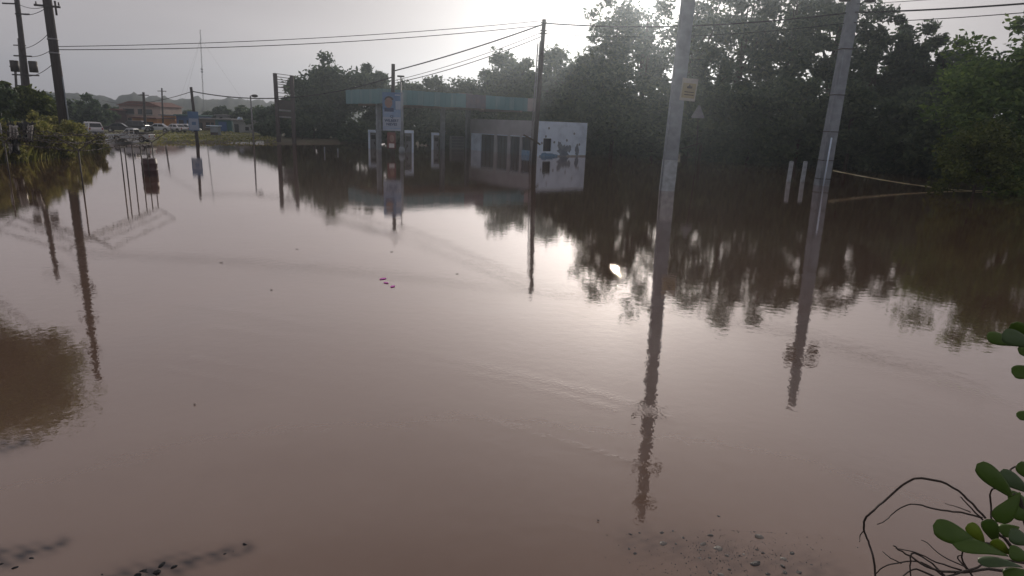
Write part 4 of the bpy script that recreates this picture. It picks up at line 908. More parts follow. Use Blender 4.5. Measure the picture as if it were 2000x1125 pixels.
# ------------------------------------------------------------------ fence with Y-arms and barbed wire, drum
ZF = 2.05
cnr = G(164, 378); end = G(303, 343); lft = G(20, 352)
fe = thing('barbed_wire_fence', cnr, 'thin post fence topped with barbed wire on Y arms standing in the flood', 'fence')
runs = [(cnr, end, (0, 0.5, 0.56, 0.67, 0.8, 0.9, 1.0)), (cnr, lft, (0, 1.0))]
def fence_pt(p, k, nrm):       # five strands: inner tip, inner mid, centre, outer mid, outer tip
    offs = (-0.75, -0.38, 0.0, 0.38, 0.75)[k]; up = (0.75, 0.38, 0.0, 0.38, 0.75)[k] * 0.7
    return p + nrm * offs + Vector((0, 0, ZF - 0.45 + up))
for p0_, p1_, n in runs:
    dv = (p1_ - p0_).normalized(); nr = Vector((dv.y, -dv.x, 0))
    if nr.y > 0: nr = -nr
    posts = [p0_.lerp(p1_, k) for k in n]; n = 3
    for i, p in enumerate(posts):
        if p0_ is cnr and p1_ is lft and i == 0: continue
        mb = MB(); mb.tube([p + Vector((0, 0, -0.6)), p + Vector((0, 0, ZF - 0.45))], 0.026, 6)
        if i in (0, len(posts) - 1):
            mb.tube([fence_pt(p, 0, nr), fence_pt(p, 2, nr)], 0.02, 5); mb.tube([fence_pt(p, 4, nr), fence_pt(p, 2, nr)], 0.02, 5)
        wbuild(mb, 'post', M['dark_steel'], fe)
    for k in range(5):
        a = fence_pt(p0_, k, nr); c = fence_pt(p1_, k, nr); mb = MB(); pl = []
        for i in range(25):
            s_ = i / 24; p = a.lerp(c, s_); p.z -= 0.05 * abs(math.sin(math.pi * s_ * n)) + 0.02 * math.sin(i * 2.3 + k); pl.append(p)
        mb.tube(pl, 0.012, 4)
        ln_ = (c - a).length; nbarb = int(ln_ / 0.22)
        for i in range(nbarb):
            p = a.lerp(c, (i + 0.5) / nbarb); p.z -= 0.05 * abs(math.sin(math.pi * (i + 0.5) / nbarb * n))
            u_ = Vector((random.uniform(-1, 1), random.uniform(-1, 1), random.uniform(-1, 1))).normalized() * 0.07
            mb.tube([p - u_, p + u_], 0.013, 3)
        wbuild(mb, 'barbed_strand', M['dark_steel'], fe)
b = G(294, 344); hd = P(294, 309, b.y).z; t = thing('drum', b, 'dark maroon plastic drum standing in the water by the barbed fence', 'drum')
pr = [(0, -0.4), (0.33, -0.4), (0.36, 0.0), (0.35, hd * 0.3), (0.37, hd * 0.33), (0.35, hd * 0.36), (0.35, hd * 0.66), (0.37, hd * 0.7), (0.35, hd * 0.73), (0.33, hd * 0.94), (0.28, hd), (0, hd)]
mb = MB(); ns = 18; vs_ = [(r_ * math.cos(6.2832 * k / ns), r_ * math.sin(6.2832 * k / ns), z_) for r_, z_ in pr for k in range(ns)]
mb.add(vs_, [(i * ns + k, i * ns + (k + 1) % ns, (i + 1) * ns + (k + 1) % ns, (i + 1) * ns + k) for i in range(len(pr) - 1) for k in range(ns)], True); mb.build('body', M['maroon_drum'], t)
mb = MB(); mb.tube([(0.3 * math.cos(a), 0.3 * math.sin(a), hd * 0.985) for a in np.linspace(0, 6.2832, 20)], 0.022, 6, False); mb.build('rim', M['plastic_pale'], t)

# torn plastic on the bank fence post
b = G(12, 320); zt = P(12, 240, b.y).z
t, d_ = lean_pole('fence_post', b, Vector((b.x, b.y, zt)), 0.045, 0.04, M['steel'], 'thin grey post beside the torn plastic on the bank', 'post', 8)
t = thing('torn_plastic', G(40, 318), 'torn black plastic sheeting with pale rags hanging in the bank bushes', 'plastic sheet')
Yp = t.location.y - 1.6
def rag(px0, px1, py0, py1, seed, mat, name, dy=0.0):
    r = np.random.default_rng(seed); nx_, nz_ = 9, 9; vs_ = []; fs = []
    for j in range(nz_):
        for i in range(nx_):
            u_ = i / (nx_ - 1); v_ = j / (nz_ - 1); shr = 1 - 0.45 * v_ * r.uniform(0.4, 1)
            p = P(px0 + (px1 - px0) * (0.5 + (u_ - 0.5) * shr), py0 + (py1 - py0) * v_ + r.uniform(-2.5, 2.5), Yp + dy + 0.22 * math.sin(i * 1.9 + seed) * (0.3 + v_) + r.uniform(-0.07, 0.07)); vs_.append(p)
    for j in range(nz_ - 1):
        for i in range(nx_ - 1):
            if r.random() > 0.1: fs.append((j * nx_ + i, j * nx_ + i + 1, (j + 1) * nx_ + i + 1, (j + 1) * nx_ + i))
    mb = MB(); mb.add(vs_, fs, True); o = wbuild(mb, name, mat, t); s_ = o.modifiers.new('thick', 'SOLIDIFY'); s_.thickness = 0.02
rag(13, 44, 240, 300, 1, M['plastic_black'], 'black_sheet'); rag(42, 70, 238, 278, 2, M['plastic_black'], 'black_sheet')
rag(18, 36, 246, 272, 3, M['plastic_pale'], 'pale_rag', -0.35); rag(52, 64, 244, 270, 4, M['plastic_pale'], 'pale_rag', -0.35); rag(17, 24, 280, 300, 5, M['plastic_pale'], 'pale_rag', -0.35)

# ------------------------------------------------------------------ vehicles
def arch(cx, r, z): return [(cx + r * math.cos(a), z + r * math.sin(a)) for a in np.linspace(0, math.pi, 9)]
def make_car(name, loc, rz, paint, label, style, group=None, lod=False):
    """x runs to the front; z up; wheels touch z = 0"""
    loc = Vector(loc); t = thing(name, loc, label, 'pickup truck' if style == 'pickup' else 'car', group, rz)
    if style == 'pickup': Ln, Wd, wr, wb0, wb1, belt, roof = 5.3, 1.82, 0.39, -1.62, 1.62, 1.06, 1.82
    elif style == 'suv': Ln, Wd, wr, wb0, wb1, belt, roof = 4.6, 1.82, 0.37, -1.35, 1.38, 1.02, 1.74
    else: Ln, Wd, wr, wb0, wb1, belt, roof = 4.4, 1.72, 0.32, -1.3, 1.32, 0.86, 1.42
    h = Ln / 2; cl = 0.34
    bot = [(-h + 0.08, cl + 0.1), (-h + 0.2, cl)] + list(reversed(arch(wb0, wr + 0.07, wr))) + list(reversed(arch(wb1, wr + 0.07, wr))) + [(h - 0.2, cl), (h - 0.02, cl + 0.12)]
    bot = [(-h + 0.08, cl + 0.1), (-h + 0.2, cl)] + [(x, z) for x, z in reversed(arch(wb0, wr + 0.07, wr))] + [(x, z) for x, z in reversed(arch(wb1, wr + 0.07, wr))] + [(h - 0.2, cl), (h, cl + 0.15)]
    if style == 'pickup': topl = [(h, 0.72), (h - 0.12, 0.92), (h - 0.5, 1.02), (0.95, belt + 0.02), (-0.62, belt), (-0.66, belt + 0.05), (-h + 0.04, belt + 0.05), (-h, belt)]
    elif style == 'suv': topl = [(h, 0.7), (h - 0.15, 0.88), (1.05, belt), (-h + 0.12, belt + 0.03), (-h, 0.8)]
    else: topl = [(h, 0.58), (h - 0.15, 0.7), (0.95, belt), (-1.35, belt + 0.03), (-h + 0.1, belt), (-h, 0.65)]
    mb = MB(); mb.prism(bot + topl, (0, -Wd / 2, 0), (1, 0, 0), (0, 0, 1), (0, Wd, 0)); body = mb.build('body', paint, t, 0.05)
    if style == 'pickup': cab = [(0.98, belt - 0.02), (0.42, roof - 0.06), (0.28, roof), (-0.45, roof), (-0.62, roof - 0.06), (-0.74, belt - 0.02)]
    elif style == 'suv': cab = [(1.1, belt - 0.02), (0.45, roof - 0.05), (0.3, roof), (-1.75, roof - 0.02), (-1.95, roof - 0.1), (-2.2, belt - 0.02)]
    else: cab = [(1.0, belt - 0.02), (0.3, roof - 0.04), (0.1, roof), (-0.75, roof - 0.02), (-0.95, roof - 0.06), (-1.6, belt - 0.02)]
    mb = MB(); w0 = Wd / 2 - 0.05; w1 = Wd / 2 - 0.22; n = len(cab)
    vs_ = [(x, -(w0 if z < belt + 0.05 else w1), z) for x, z in cab] + [(x, (w0 if z < belt + 0.05 else w1), z) for x, z in cab]
    mb.add(vs_, [list(range(n)), list(reversed(range(n, 2 * n)))] + [(i, n + i, n + (i + 1) % n, (i + 1) % n) for i in range(n)]); mb.f = [list(reversed(f_)) for f_ in mb.f]
    cabin = mb.build('cabin', paint, t, 0.04)
    # windows set proud of the cabin sides by a few millimetres
    gl = M['glass_dark']; zb, zt = belt + 0.06, roof - 0.14
    def lerp_w(z): k = (z - belt) / (roof - belt); return w0 + (w1 - w0) * min(max(k, 0), 1)
    splits = {'pickup': [((0.78, 0.36), (0.0, 0.0)), ((-0.1, -0.1), (-0.62, -0.5))], 'suv': [((0.9, 0.42), (0.05, 0.05)), ((-0.05, -0.05), (-0.9, -0.9)), ((-1.0, -1.0), (-1.95, -1.75))], 'sedan': [((0.75, 0.25), (-0.2, -0.2)), ((-0.3, -0.3), (-1.2, -0.85))]}[style]
    for s in (-1, 1):
        for (f0, f1), (r0, r1) in splits:
            mb = MB(); o0, o1 = lerp_w(zb) + 0.006, lerp_w(zt) + 0.006
            q = [(f0, s * o0, zb), (r0, s * o0, zb), (r1, s * o1, zt), (f1, s * o1, zt)]; q2 = [(x, y - s * 0.03, z) for x, y, z in q]
            mb.add(q + q2, [(0, 1, 2, 3), (7, 6, 5, 4), (0, 4, 5, 1), (1, 5, 6, 2), (2, 6, 7, 3), (3, 7, 4, 0)]); mb.build('side_window', gl, cabin)
    def glass_between(pa, pb, nm):
        a = Vector((pa[0], 0, pa[1])); b = Vector((pb[0], 0, pb[1])); d = b - a; nr = Vector((d.z, 0, -d.x)).normalized()
        if (nr.x > 0) != (pa[0] > 0): nr = -nr
        a2, b2 = a + d * 0.12, a + d * 0.9; mb = MB(); o0, o1 = lerp_w(a2.z) - 0.1, lerp_w(b2.z) - 0.1
        q = [a2 + nr * 0.006 + Vector((0, -o0, 0)), a2 + nr * 0.006 + Vector((0, o0, 0)), b2 + nr * 0.006 + Vector((0, o1, 0)), b2 + nr * 0.006 + Vector((0, -o1, 0))]; q2 = [x - nr * 0.03 for x in q]
        mb.add(q + q2, [(0, 1, 2, 3), (7, 6, 5, 4), (0, 4, 5, 1), (1, 5, 6, 2), (2, 6, 7, 3), (3, 7, 4, 0)]); mb.build(nm, gl, cabin)
    glass_between(cab[0], cab[1], 'windscreen'); glass_between(cab[-1], cab[-2], 'rear_window')
    for x in (wb0, wb1):
        for s in (-1, 1):
            mb = MB(); y = s * (Wd / 2 - 0.12); mb.tube([(x, y - 0.11, wr), (x, y + 0.11, wr)], wr, 18); wh = mb.build('wheel', M['tyre'], t, 0.02)
            mb = MB(); mb.tube([(x, y + s * 0.105, wr), (x, y + s * 0.118, wr)], wr * 0.62, 14); mb.build('rim', M['rim'], wh)
    for s in (-1, 1):
        MB().box((h - 0.05, s * (Wd / 2 - 0.26), 0.78 if style != 'sedan' else 0.62), (0.12, 0.36, 0.15)).build('headlight', M['lamp_lens'], t, 0.02)
        MB().box((-h + 0.05, s * (Wd / 2 - 0.16), 0.88 if style != 'sedan' else 0.7), (0.12, 0.18, 0.26)).build('tail_light', M['tail_lens'], t, 0.02)
        MB().box((0.82, s * (Wd / 2 + 0.06), belt + 0.08), (0.12, 0.16, 0.14)).build('mirror', paint, t, 0.02)
    MB().box((h - 0.02, 0, cl + 0.12), (0.14, Wd - 0.1, 0.18)).build('bumper', M['dark_steel'] if style == 'pickup' else paint, t, 0.03)
    MB().box((-h + 0.0, 0, cl + 0.14), (0.14, Wd - 0.1, 0.18)).build('bumper', M['steel'], t, 0.03)
    if style == 'pickup':
        MB().box((-1.62, 0, belt + 0.16), (1.75, Wd - 0.3, 0.28)).build('bed_cover', M['black'], t, 0.08)
    return t
def car_at(px, py, rz, paint, label, style, name='parked_car', group=None, sc=0.76):
    p = GL(px, py); z = gz(p.x, p.y) + 0.045; o = make_car(name, (p.x, p.y, z), rz, paint, label, style, group); o.scale = (sc, sc, sc); return o
car_at(259, 274.0, math.pi + 0.06, M['car_silver'], 'silver pickup truck driving along the flooded road edge', 'pickup', 'pickup_truck', sc=0.68)
car_at(180, 264.0, math.pi - 0.75, M['car_white'], 'white sport utility car turning onto the side road', 'suv', 'suv_car')
car_at(343, 259.0, math.pi - 0.35, M['car_white'], 'white parked car on the verge beside the blue house', 'sedan')
car_at(308, 258.5, math.pi + 0.3, M['car_silver'], 'silver parked car before the orange house', 'sedan')
car_at(276, 257.5, 0.15, M['car_dark'], 'dark parked car behind the silver pickup truck', 'suv')
car_at(236, 258.8, 0.4, M['car_dark'], 'dark parked car between the white car and the pink house', 'sedan')
car_at(365, 259.0, 0.1, M['car_silver'], 'silver parked car before the blue house door', 'sedan')
p = GL(422, 265); t = thing('utility_box', (p.x, p.y, gz(p.x, p.y)), 'grey box with white lid on the grass verge', 'box')
MB().box((0, 0, 0.55), (0.95, 0.8, 1.1)).build('cabinet', M['concrete'], t, 0.03); MB().box((-0.15, 0, 1.16), (1.5, 1.0, 0.1)).build('lid', M['white_paint'], t, 0.02); MB().box((0, -0.42, 0.25), (0.9, 0.05, 0.3)).build('plinth_panel', M['rust'], t)

# ------------------------------------------------------------------ town houses
def house(px0, px1, top, Y, depth, wall, label, roof=None, parts=(), over=0.35, rmat='roof_grey', zb=None):
    a = P(px0, top, Y); b = P(px1, top, Y); z0 = gz(a.x, Y) - 0.1 if zb is None else zb; zt = (a.z + b.z) / 2
    t = thing('house', (a.x, Y, z0), label, 'house'); w = b.x - a.x; h = zt - z0
    MB().box((w / 2, depth / 2, h / 2), (w, depth, h)).build('wall', M[wall], t)
    if roof == 'pitched':
        mb = MB(); mb.prism([(-over, h), (w + over, h), (w * 0.72, h + w * 0.11), (w * 0.28, h + w * 0.11)], (0, -over, 0), (1, 0, 0), (0, 0, 1), (0, depth + 2 * over, 0)); mb.build('roof', M[rmat], t)
    else: MB().box((w / 2, depth / 2 - 0.15, h + 0.09), (w + over, depth + over + 0.3, 0.18)).build('roof', M[rmat], t)
    for (nm, u0, u1, v0, v1, mt) in parts:
        x0_, x1_, zz0, zz1 = u0 * w, u1 * w, v0 * h, v1 * h
        o = MB().box(((x0_ + x1_) / 2, -0.05, (zz0 + zz1) / 2), (x1_ - x0_, 0.16, zz1 - zz0)).build(nm, M[mt], t)
        if nm == 'window': MB().box(((x0_ + x1_) / 2, -0.14, zz0 - 0.06), (x1_ - x0_ + 0.2, 0.2, 0.08)).build('sill', M['pale_wall'], o)
    return t
Wn = 'glass_dark'
house(232, 312, 207, 108, 7, 'pink_wall', 'two storey pink and orange house with dark roof in the town', 'pitched', [('window', 0.1, 0.36, 0.62, 0.86, Wn), ('window', 0.46, 0.56, 0.62, 0.86, Wn), ('window', 0.66, 0.8, 0.62, 0.86, Wn), ('orange_band', 0.42, 1.0, 0.26, 0.5, 'orange_wall'), ('door', 0.2, 0.28, 0.02, 0.42, Wn), ('orange_front', 0.62, 0.99, 0.0, 0.25, 'orange_wall'), ('window', 0.06, 0.16, 0.12, 0.4, Wn)], rmat='roof_red')
house(206, 232, 215, 106, 6, 'maroon_wall', 'dark maroon house beside the pink and orange house', 'pitched', [('window', 0.2, 0.45, 0.5, 0.75, Wn), ('window', 0.6, 0.85, 0.5, 0.75, Wn)], rmat='roof_red')
house(314, 341, 226, 106, 6, 'orange_wall', 'low dull orange house between the pink house and the blue house', None, [('door', 0.55, 0.75, 0.0, 0.55, Wn), ('window', 0.15, 0.4, 0.3, 0.65, Wn)])
house(344, 378, 226, 102, 6, 'blue_wall', 'bright blue flat roofed house behind the roadside sign pole', None, [('window', 0.15, 0.4, 0.35, 0.7, Wn), ('door', 0.6, 0.85, 0.0, 0.7, Wn)], rmat='green_wall')
house(384, 420, 233, 100, 6, 'brown_wall', 'low brown shop with dark openings between blue house and teal house', None, [('shutter', 0.05, 0.3, 0.0, 0.7, Wn), ('window', 0.5, 0.7, 0.35, 0.75, Wn), ('door', 0.78, 0.92, 0.0, 0.75, Wn)])
house(420, 452, 234, 98, 6, 'green_wall', 'teal house with a big blue door front', None, [('blue_door', 0.22, 0.7, 0.08, 0.85, 'blue_wall')])
house(422, 446, 226, 104.5, 4, 'pale_wall', 'pale upper storey above the teal house', None, [('window', 0.3, 0.5, 0.72, 0.9, Wn)])
house(455, 508, 237, 96, 6, 'pale_wall', 'low pale house with dark doorway near the street lamp', None, [('door', 0.05, 0.2, 0.05, 0.75, Wn), ('window', 0.45, 0.57, 0.25, 0.55, Wn), ('window', 0.75, 0.85, 0.3, 0.6, Wn)])
house(258, 306, 231, 97, 5, 'orange_wall', 'bright orange shop front standing before the pink house', None, [('door', 0.3, 0.45, 0.0, 0.75, Wn), ('window', 0.6, 0.85, 0.3, 0.7, Wn)], rmat='roof_red')
house(168, 204, 224, 104, 6, 'brown_wall', 'low brown house behind the white sport utility car', 'pitched', [('window', 0.2, 0.4, 0.35, 0.7, Wn), ('door', 0.6, 0.75, 0.0, 0.7, Wn)], rmat='roof_grey')
b = P(466, 236, 98); t = thing('water_tank', (b.x, 98.5, P(466, 236.0, 98).z), 'white water tank on the low pale house roof', 'tank')
MB().tube([(0, 0, 0), (0, 0, 0.4), (0, 0, 0.55)], [0.35, 0.35, 0.2], 10).build('body', M['white_paint'], t)

# ------------------------------------------------------------------ foreground: rocks, gravel, floating bits
def rock_mesh(seed, sub=2, amp=0.11, jag=0.05):
    import bmesh
    r = np.random.default_rng(seed); bm = bmesh.new(); bmesh.ops.create_icosphere(bm, subdivisions=sub, radius=1.0)
    k = r.normal(size=(5, 3)) * 1.4; ph = r.uniform(0, 6, 5)
    for v_ in bm.verts:
        f_ = 1 + sum(amp * math.sin(float(np.dot(k[i], v_.co)) + ph[i]) for i in range(5)) + r.uniform(-jag, jag); v_.co *= f_
    me = bpy.data.meshes.new('rock'); bm.to_mesh(me); bm.free(); me.polygons.foreach_set('use_smooth', [True] * len(me.polygons)); return me
rm = [rock_mesh(s, 2, 0.15, 0.1) for s in range(8)]; rmd = [rock_mesh(s + 20, 2, 0.2, 0.2) for s in range(8)]; rmp = [x.copy() for x in rm]
for x in rmd: x.polygons.foreach_set('use_smooth', [False] * len(x.polygons))
for x in rm: x.materials.append(M['stone'])
for x in rmd: x.materials.append(M['rock_wet'])
for x in rmp: x.materials.append(M['stone_pale'])
def put(mesh, name, px, py, sx, sy, sz, rz, sink, label, cat, group=None):
    p = G(px, py); o = link(name, mesh); o.location = (p.x, p.y, -sink); o.scale = (sx, sy, sz); o.rotation_euler = (random.uniform(-0.2, 0.2), random.uniform(-0.2, 0.2), rz); return tag(o, label, cat, group)
gs = 'small wet stone breaking the water surface at the gravelly edge'
for px, py, sw in ((1232, 1044, 9), (1250, 1041, 8), (1292, 1040, 14), (1314, 1038, 12), (1296, 1061, 22), (1335, 1050, 10), (1320, 1062, 9), (1388, 1046, 14), (1374, 1063, 18), (1403, 1072, 20), (1368, 1074, 9), (1366, 1090, 11), (1420, 1085, 14), (1386, 1090, 8), (1404, 1008, 9), (1485, 1049, 18), (1453, 1084, 13), (1478, 1074, 10), (1490, 1080, 12), (1474, 1101, 26), (1530, 1092, 18), (1546, 1080, 16), (1528, 1105, 14), (1532, 1118, 16), (1386, 1118, 14), (1408, 1122, 16), (1240, 1082, 12), (1228, 1072, 10), (1584, 1103, 12), (1425, 1112, 11), (1560, 1118, 13), (1500, 1122, 15)):
    p = G(px, py); s = sw / 2 * p.length / FPX * 0.62
    put(random.choice(rm if random.random() < 0.72 else rmp), 'stone', px, py, s, s * 1.3, s * 0.6, random.uniform(0, 6), s * 0.2, gs, 'stone', 'stones at the gravelly edge')
# tiny gravel round them
gv = []; gf = []
for k in range(900):
    px = 1430 + random.gauss(0, 95); py = 1085 + random.gauss(0, 30)
    py = max(py, 1035 + abs(px - 1400) * 0.05)
    p = G(px, py); r = random.uniform(0.003, 0.013); b0 = len(gv); a0 = random.uniform(0, 6)
    gv += [(p.x + r * math.cos(a0 + i * 1.2566) * random.uniform(.7, 1.3), p.y + r * 1.4 * math.sin(a0 + i * 1.2566) * random.uniform(.7, 1.3), -0.01) for i in range(5)] + [(p.x, p.y, r * random.uniform(0.25, 0.6))]
    gf += [(b0 + i, b0 + (i + 1) % 5, b0 + 5) for i in range(5)]
mb = MB(); mb.add(gv, gf, False); o = kind(mb.build('gravel', M['stone']), 'stuff'); tag(o, 'fine wet gravel just breaking the shallow water', 'gravel')
dk = 'dark wet rock just breaking the water by the near bank'
for (xa, ya), (xb, yb), n_, big in (((473, 1072), (440, 1080), 3, 0.035), ((330, 1104), (270, 1128), 6, 0.05), ((60, 1090), (-10, 1112), 5, 0.045), ((200, 1124), (150, 1130), 3, 0.035)):
    for k in range(n_):
        s_ = k / max(1, n_ - 1); q = big * random.uniform(0.3, 0.9) * (1.0 if k else 0.6)
        put(random.choice(rmd), 'rock', xa + (xb - xa) * s_ + random.gauss(0, 5), ya + (yb - ya) * s_ + random.gauss(0, 4), q * random.uniform(0.9, 1.6), q * 0.8, q * 0.4, random.uniform(0, 3), q * random.uniform(0.22, 0.36), dk, 'rock', 'dark rocks by the near bank')
def flat_leaf(px, py, ln, mat, label, name, cat, rz, group=None):
    p = G(px, py); mb = MB(); n = 8
    up = [(ln * (i / n - 0.5), ln * 0.24 * math.sin(math.pi * i / n) ** 0.8, 0.004) for i in range(n + 1)]; dn = [(x, -y, z) for x, y, z in up[1:-1]]
    vs_ = up + dn[::-1]; mb.add(vs_, [list(range(len(vs_)))]); o = mb.build(name, mat); o.location = (p.x, p.y, 0.004); o.rotation_euler = (0, 0, rz)
    s_ = o.modifiers.new('thick', 'SOLIDIFY'); s_.thickness = 0.004; return tag(o, label, cat, group)
for i, (px, py, s) in enumerate(((432, 513, 8), (530, 567, 8), (580, 487, 7), (893, 535, 8), (765, 492, 8), (380, 791, 7), (1168, 1018, 7))):
    p = G(px, py); flat_leaf(px, py, s * p.length / FPX * 0.8, M['dead_leaf'], 'dark dead leaf floating alone on the open water', 'floating_leaf', 'leaf', random.uniform(-0.5, 0.5), 'leaves floating on the water')
for px, py, s, a in ((748, 545, 10, 0.9), (754, 553, 8, -0.6), (767, 560, 9, 1.3)):
    p = G(px, py); flat_leaf(px, py, s * p.length / FPX * 1.8, M['magenta'], 'tiny magenta petal scrap floating on the open water', 'petal', 'petal', a, 'magenta petals on the water')

# ------------------------------------------------------------------ near shrub with paddle leaves
sh = thing('paddle_leaf_shrub', (1.75, 1.35, gz(1.75, 1.35)), 'shrub with thick rounded paddle leaves overhanging the near bank', 'shrub')
def paddle(base, tip, wpx, mat, Y, tilt=0.3, curl=0.12, sec=0.0):
    a = P(*base, Y); b = P(*tip, Y - sec); ax = b - a; ln = ax.length; ax.normalize(); wd = wpx * Y * 1.12 / FPX / 2
    view = (a - CAM).normalized(); side = ax.cross(view).normalized(); nr = side.cross(ax).normalized()
    if nr.dot(view) > 0: nr = -nr
    side = (side * math.cos(tilt) + nr * math.sin(tilt)).normalized(); nr = ax.cross(side).normalized()
    if nr.dot(view) > 0: nr = -nr
    mb = MB(); nu, nv = 16, 6; vs_ = []; fs = []
    for i in range(nu + 1):
        u_ = i / nu; prof = (u_ ** 0.75) * math.sqrt(max(0.0, 1 - max(0, (u_ - 0.55) / 0.45) ** 2.2)); prof = max(prof, 0.06 if u_ < 0.2 else 0.0)
        for j in range(nv + 1):
            v_ = j / nv * 2 - 1
            vs_.append(a + ax * (ln * u_) + side * (wd * prof * v_) + nr * (ln * curl * math.sin(math.pi * u_ * 0.9) - wd * 0.22 * v_ * v_ * prof + 0.0))
    for i in range(nu):
        for j in range(nv): q = i * (nv + 1) + j; fs.append((q, q + 1, q + nv + 2, q + nv + 1))
    mb.add(vs_, fs, True); o = wbuild(mb, 'leaf', M[mat], sh); s_ = o.modifiers.new('thick', 'SOLIDIFY'); s_.thickness = 0.0016
    rb = MB(); rb.tube([Vector(vs_[i * (nv + 1) + nv // 2]) + nr * 0.0006 for i in range(0, nu + 1, 2)], [0.0013 * (1 - 0.08 * i) for i in range(nu // 2 + 1)], 5); wbuild(rb, 'midrib', M['midrib'], o)
for args in [((1992, 676), (1924, 658), 34, 'paddle_dark', 1.5, 0.5), ((2020, 676), (1954, 652), 40, 'paddle_grey', 1.44, 0.2), ((2030, 660), (1974, 630), 32, 'paddle_dark', 1.55, -0.4), ((2040, 700), (1985, 682), 30, 'paddle_dark', 1.5, 0.5),
             ((2035, 726), (1974, 729), 36, 'paddle_dark', 1.5, 0.3), ((2035, 812), (1984, 814), 26, 'paddle_dark', 1.5, 0.4),
             ((1978, 972), (1904, 904), 46, 'paddle_dark', 1.45, 0.25), ((2010, 962), (1948, 922), 40, 'paddle_grey', 1.5, 0.3), ((1992, 962), (1946, 1018), 46, 'paddle_dark', 1.4, -0.3), ((2012, 985), (1966, 970), 40, 'paddle_dark', 1.52, 0.3),
             ((1912, 1066), (1818, 1026), 56, 'paddle_dark', 1.36, 0.2), ((1968, 1086), (1856, 1064), 46, 'paddle_dark', 1.34, 0.6), ((1922, 1060), (1888, 1022), 34, 'paddle_lime', 1.4, 0.2), ((1946, 1060), (1926, 1012), 38, 'paddle_dark', 1.42, 0.1),
             ((1972, 1082), (1938, 1052), 30, 'paddle_lime', 1.36, -0.3), ((2015, 1062), (1968, 1042), 42, 'paddle_grey', 1.38, 0.2), ((1996, 1108), (1908, 1100), 34, 'paddle_grey', 1.38, 0.7), ((2012, 1092), (1968, 1076), 40, 'paddle_dark', 1.34, 0.2),
             ((1990, 1030), (1952, 1040), 36, 'paddle_dark', 1.44, 0.3), ((2020, 1120), (1960, 1128), 44, 'paddle_dark', 1.36, 0.3), ((2025, 1010), (1975, 995), 44, 'paddle_dark', 1.46, 0.0), ((2020, 940), (1985, 905), 34, 'paddle_dark', 1.52, 0.4)]:
    paddle(*args)
def stem(pts, Y, r0, r1, parent, name='stem', mat='twig', jit=0.0):
    pp = [P(px, py, Y + jit * math.sin(i * 1.7)) for i, (px, py) in enumerate(pts)]; sm_ = []
    for i in range(len(pp) - 1):          # smooth through the points
        p0_, p1_, p2_, p3_ = pp[max(i - 1, 0)], pp[i], pp[i + 1], pp[min(i + 2, len(pp) - 1)]
        for k in range(4):
            s_ = k / 4; sm_.append(0.5 * ((2 * p1_) + (p2_ - p0_) * s_ + (2 * p0_ - 5 * p1_ + 4 * p2_ - p3_) * s_ * s_ + (3 * p1_ - p0_ - 3 * p2_ + p3_) * s_ ** 3))
    sm_.append(pp[-1]); n = len(sm_)
    sm_ = [p + Vector((random.uniform(-1, 1), 0, random.uniform(-1, 1))) * r0 * 0.35 for p in sm_]
    mb = MB(); mb.tube(sm_, [(r0 + (r1 - r0) * i / (n - 1)) * (0.68 if name == 'twig' else 1) for i in range(n)], 6); return wbuild(mb, name, M[mat], parent)
for pts, r0, r1 in (([(2080, 1260), (2030, 1120), (1985, 1085), (1930, 1064), (1905, 1060)], 0.009, 0.004), ([(2030, 1120), (2010, 1040), (1992, 975), (1975, 968)], 0.008, 0.004), ([(2050, 1180), (2060, 900), (2045, 700), (2020, 665)], 0.01, 0.004), ([(2055, 840), (2035, 815)], 0.004, 0.003), ([(2050, 760), (2032, 728)], 0.004, 0.003), ([(1990, 1085), (1960, 1050), (1945, 1040)], 0.005, 0.003)):
    stem(pts, 1.46, r0, r1, sh, 'stem')
vn = thing('bare_vine', (1.2, 1.7, gz(1.2, 1.7)), 'bare dark looping vine twigs beside the paddle leaf shrub', 'vine')
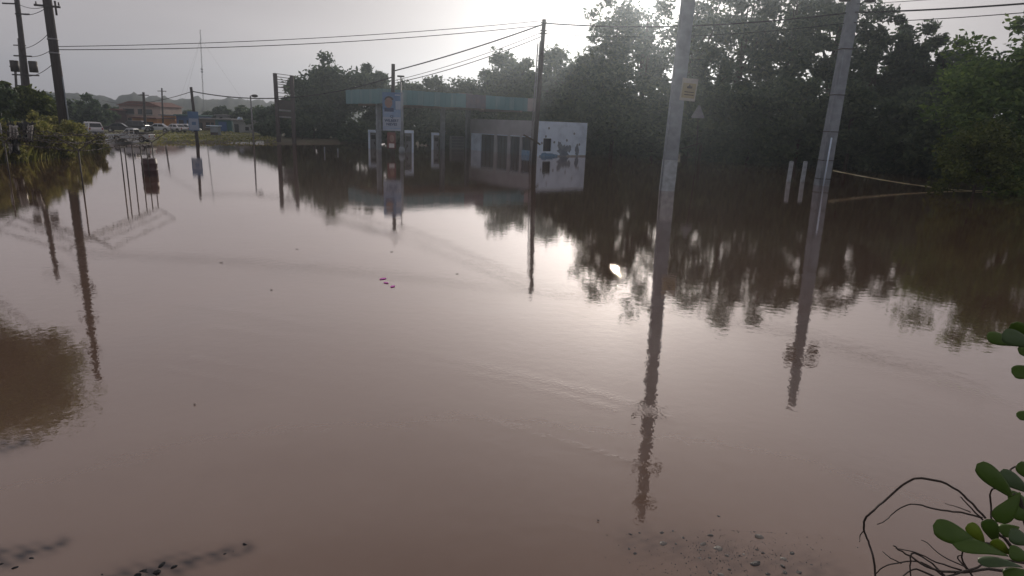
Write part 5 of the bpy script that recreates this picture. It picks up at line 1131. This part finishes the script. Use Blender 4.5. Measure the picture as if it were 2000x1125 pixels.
for pts, r0, r1 in (([(1925, 1012), (1890, 975), (1850, 946), (1800, 934), (1772, 941), (1732, 974), (1706, 998), (1690, 1014), (1688, 1038), (1698, 1064), (1706, 1092), (1712, 1140)], 0.0048, 0.0042), ([(1688, 1036), (1680, 1046), (1679, 1058)], 0.0028, 0.0014),
                    ([(1918, 1012), (1880, 1001), (1840, 997), (1800, 987), (1772, 986), (1745, 1002), (1728, 1018), (1712, 1024)], 0.0042, 0.0018), ([(1920, 1015), (1890, 985), (1876, 970)], 0.004, 0.002), ([(1895, 1000), (1868, 990), (1846, 984)], 0.0025, 0.0012),
                    ([(1936, 1015), (1936, 985), (1934, 962), (1945, 952)], 0.0042, 0.003), ([(1968, 925), (1985, 910), (2010, 918)], 0.004, 0.003), ([(1990, 1120), (1930, 1112), (1870, 1118), (1810, 1108), (1770, 1082), (1745, 1067)], 0.007, 0.003),
                    ([(1850, 1130), (1800, 1098), (1760, 1098), (1725, 1108), (1708, 1124)], 0.004, 0.0022), ([(1880, 1114), (1830, 1098), (1786, 1078), (1750, 1072)], 0.004, 0.0016), ([(1890, 1110), (1840, 1085), (1810, 1060), (1800, 1055)], 0.003, 0.0014), ([(1850, 1130), (1820, 1100), (1785, 1080), (1778, 1096), (1780, 1135)], 0.004, 0.003),
                    ([(1895, 1118), (1870, 1090), (1880, 1084)], 0.004, 0.002), ([(1760, 1100), (1740, 1090), (1724, 1078)], 0.003, 0.0015), ([(1840, 1135), (1790, 1112), (1760, 1128)], 0.005, 0.003), ([(1905, 1135), (1880, 1095), (1882, 1072)], 0.0045, 0.003), ([(2010, 1100), (1940, 1095), (1900, 1112), (1830, 1130)], 0.006, 0.004)):
    stem(pts, 1.62, r0, r1, vn, 'twig', jit=0.03)

# ------------------------------------------------------------------ haze
mt, t_, o_ = new_mat('haze_air'); pv = N(t_, 'ShaderNodeVolumePrincipled')
pv.inputs['Color'].default_value = (0.76, 0.87, 1.0, 1); pv.inputs['Density'].default_value = 0.0014; pv.inputs['Anisotropy'].default_value = 0.8
L(t_, pv.outputs[0], o_.inputs['Volume'])
mb = MB(); mb.box((0, 240, 21), (2600, 800, 45)); hz = kind(mb.build('haze', mt), 'stuff'); tag(hz, 'thin grey evening haze hanging over the flooded land', 'haze')
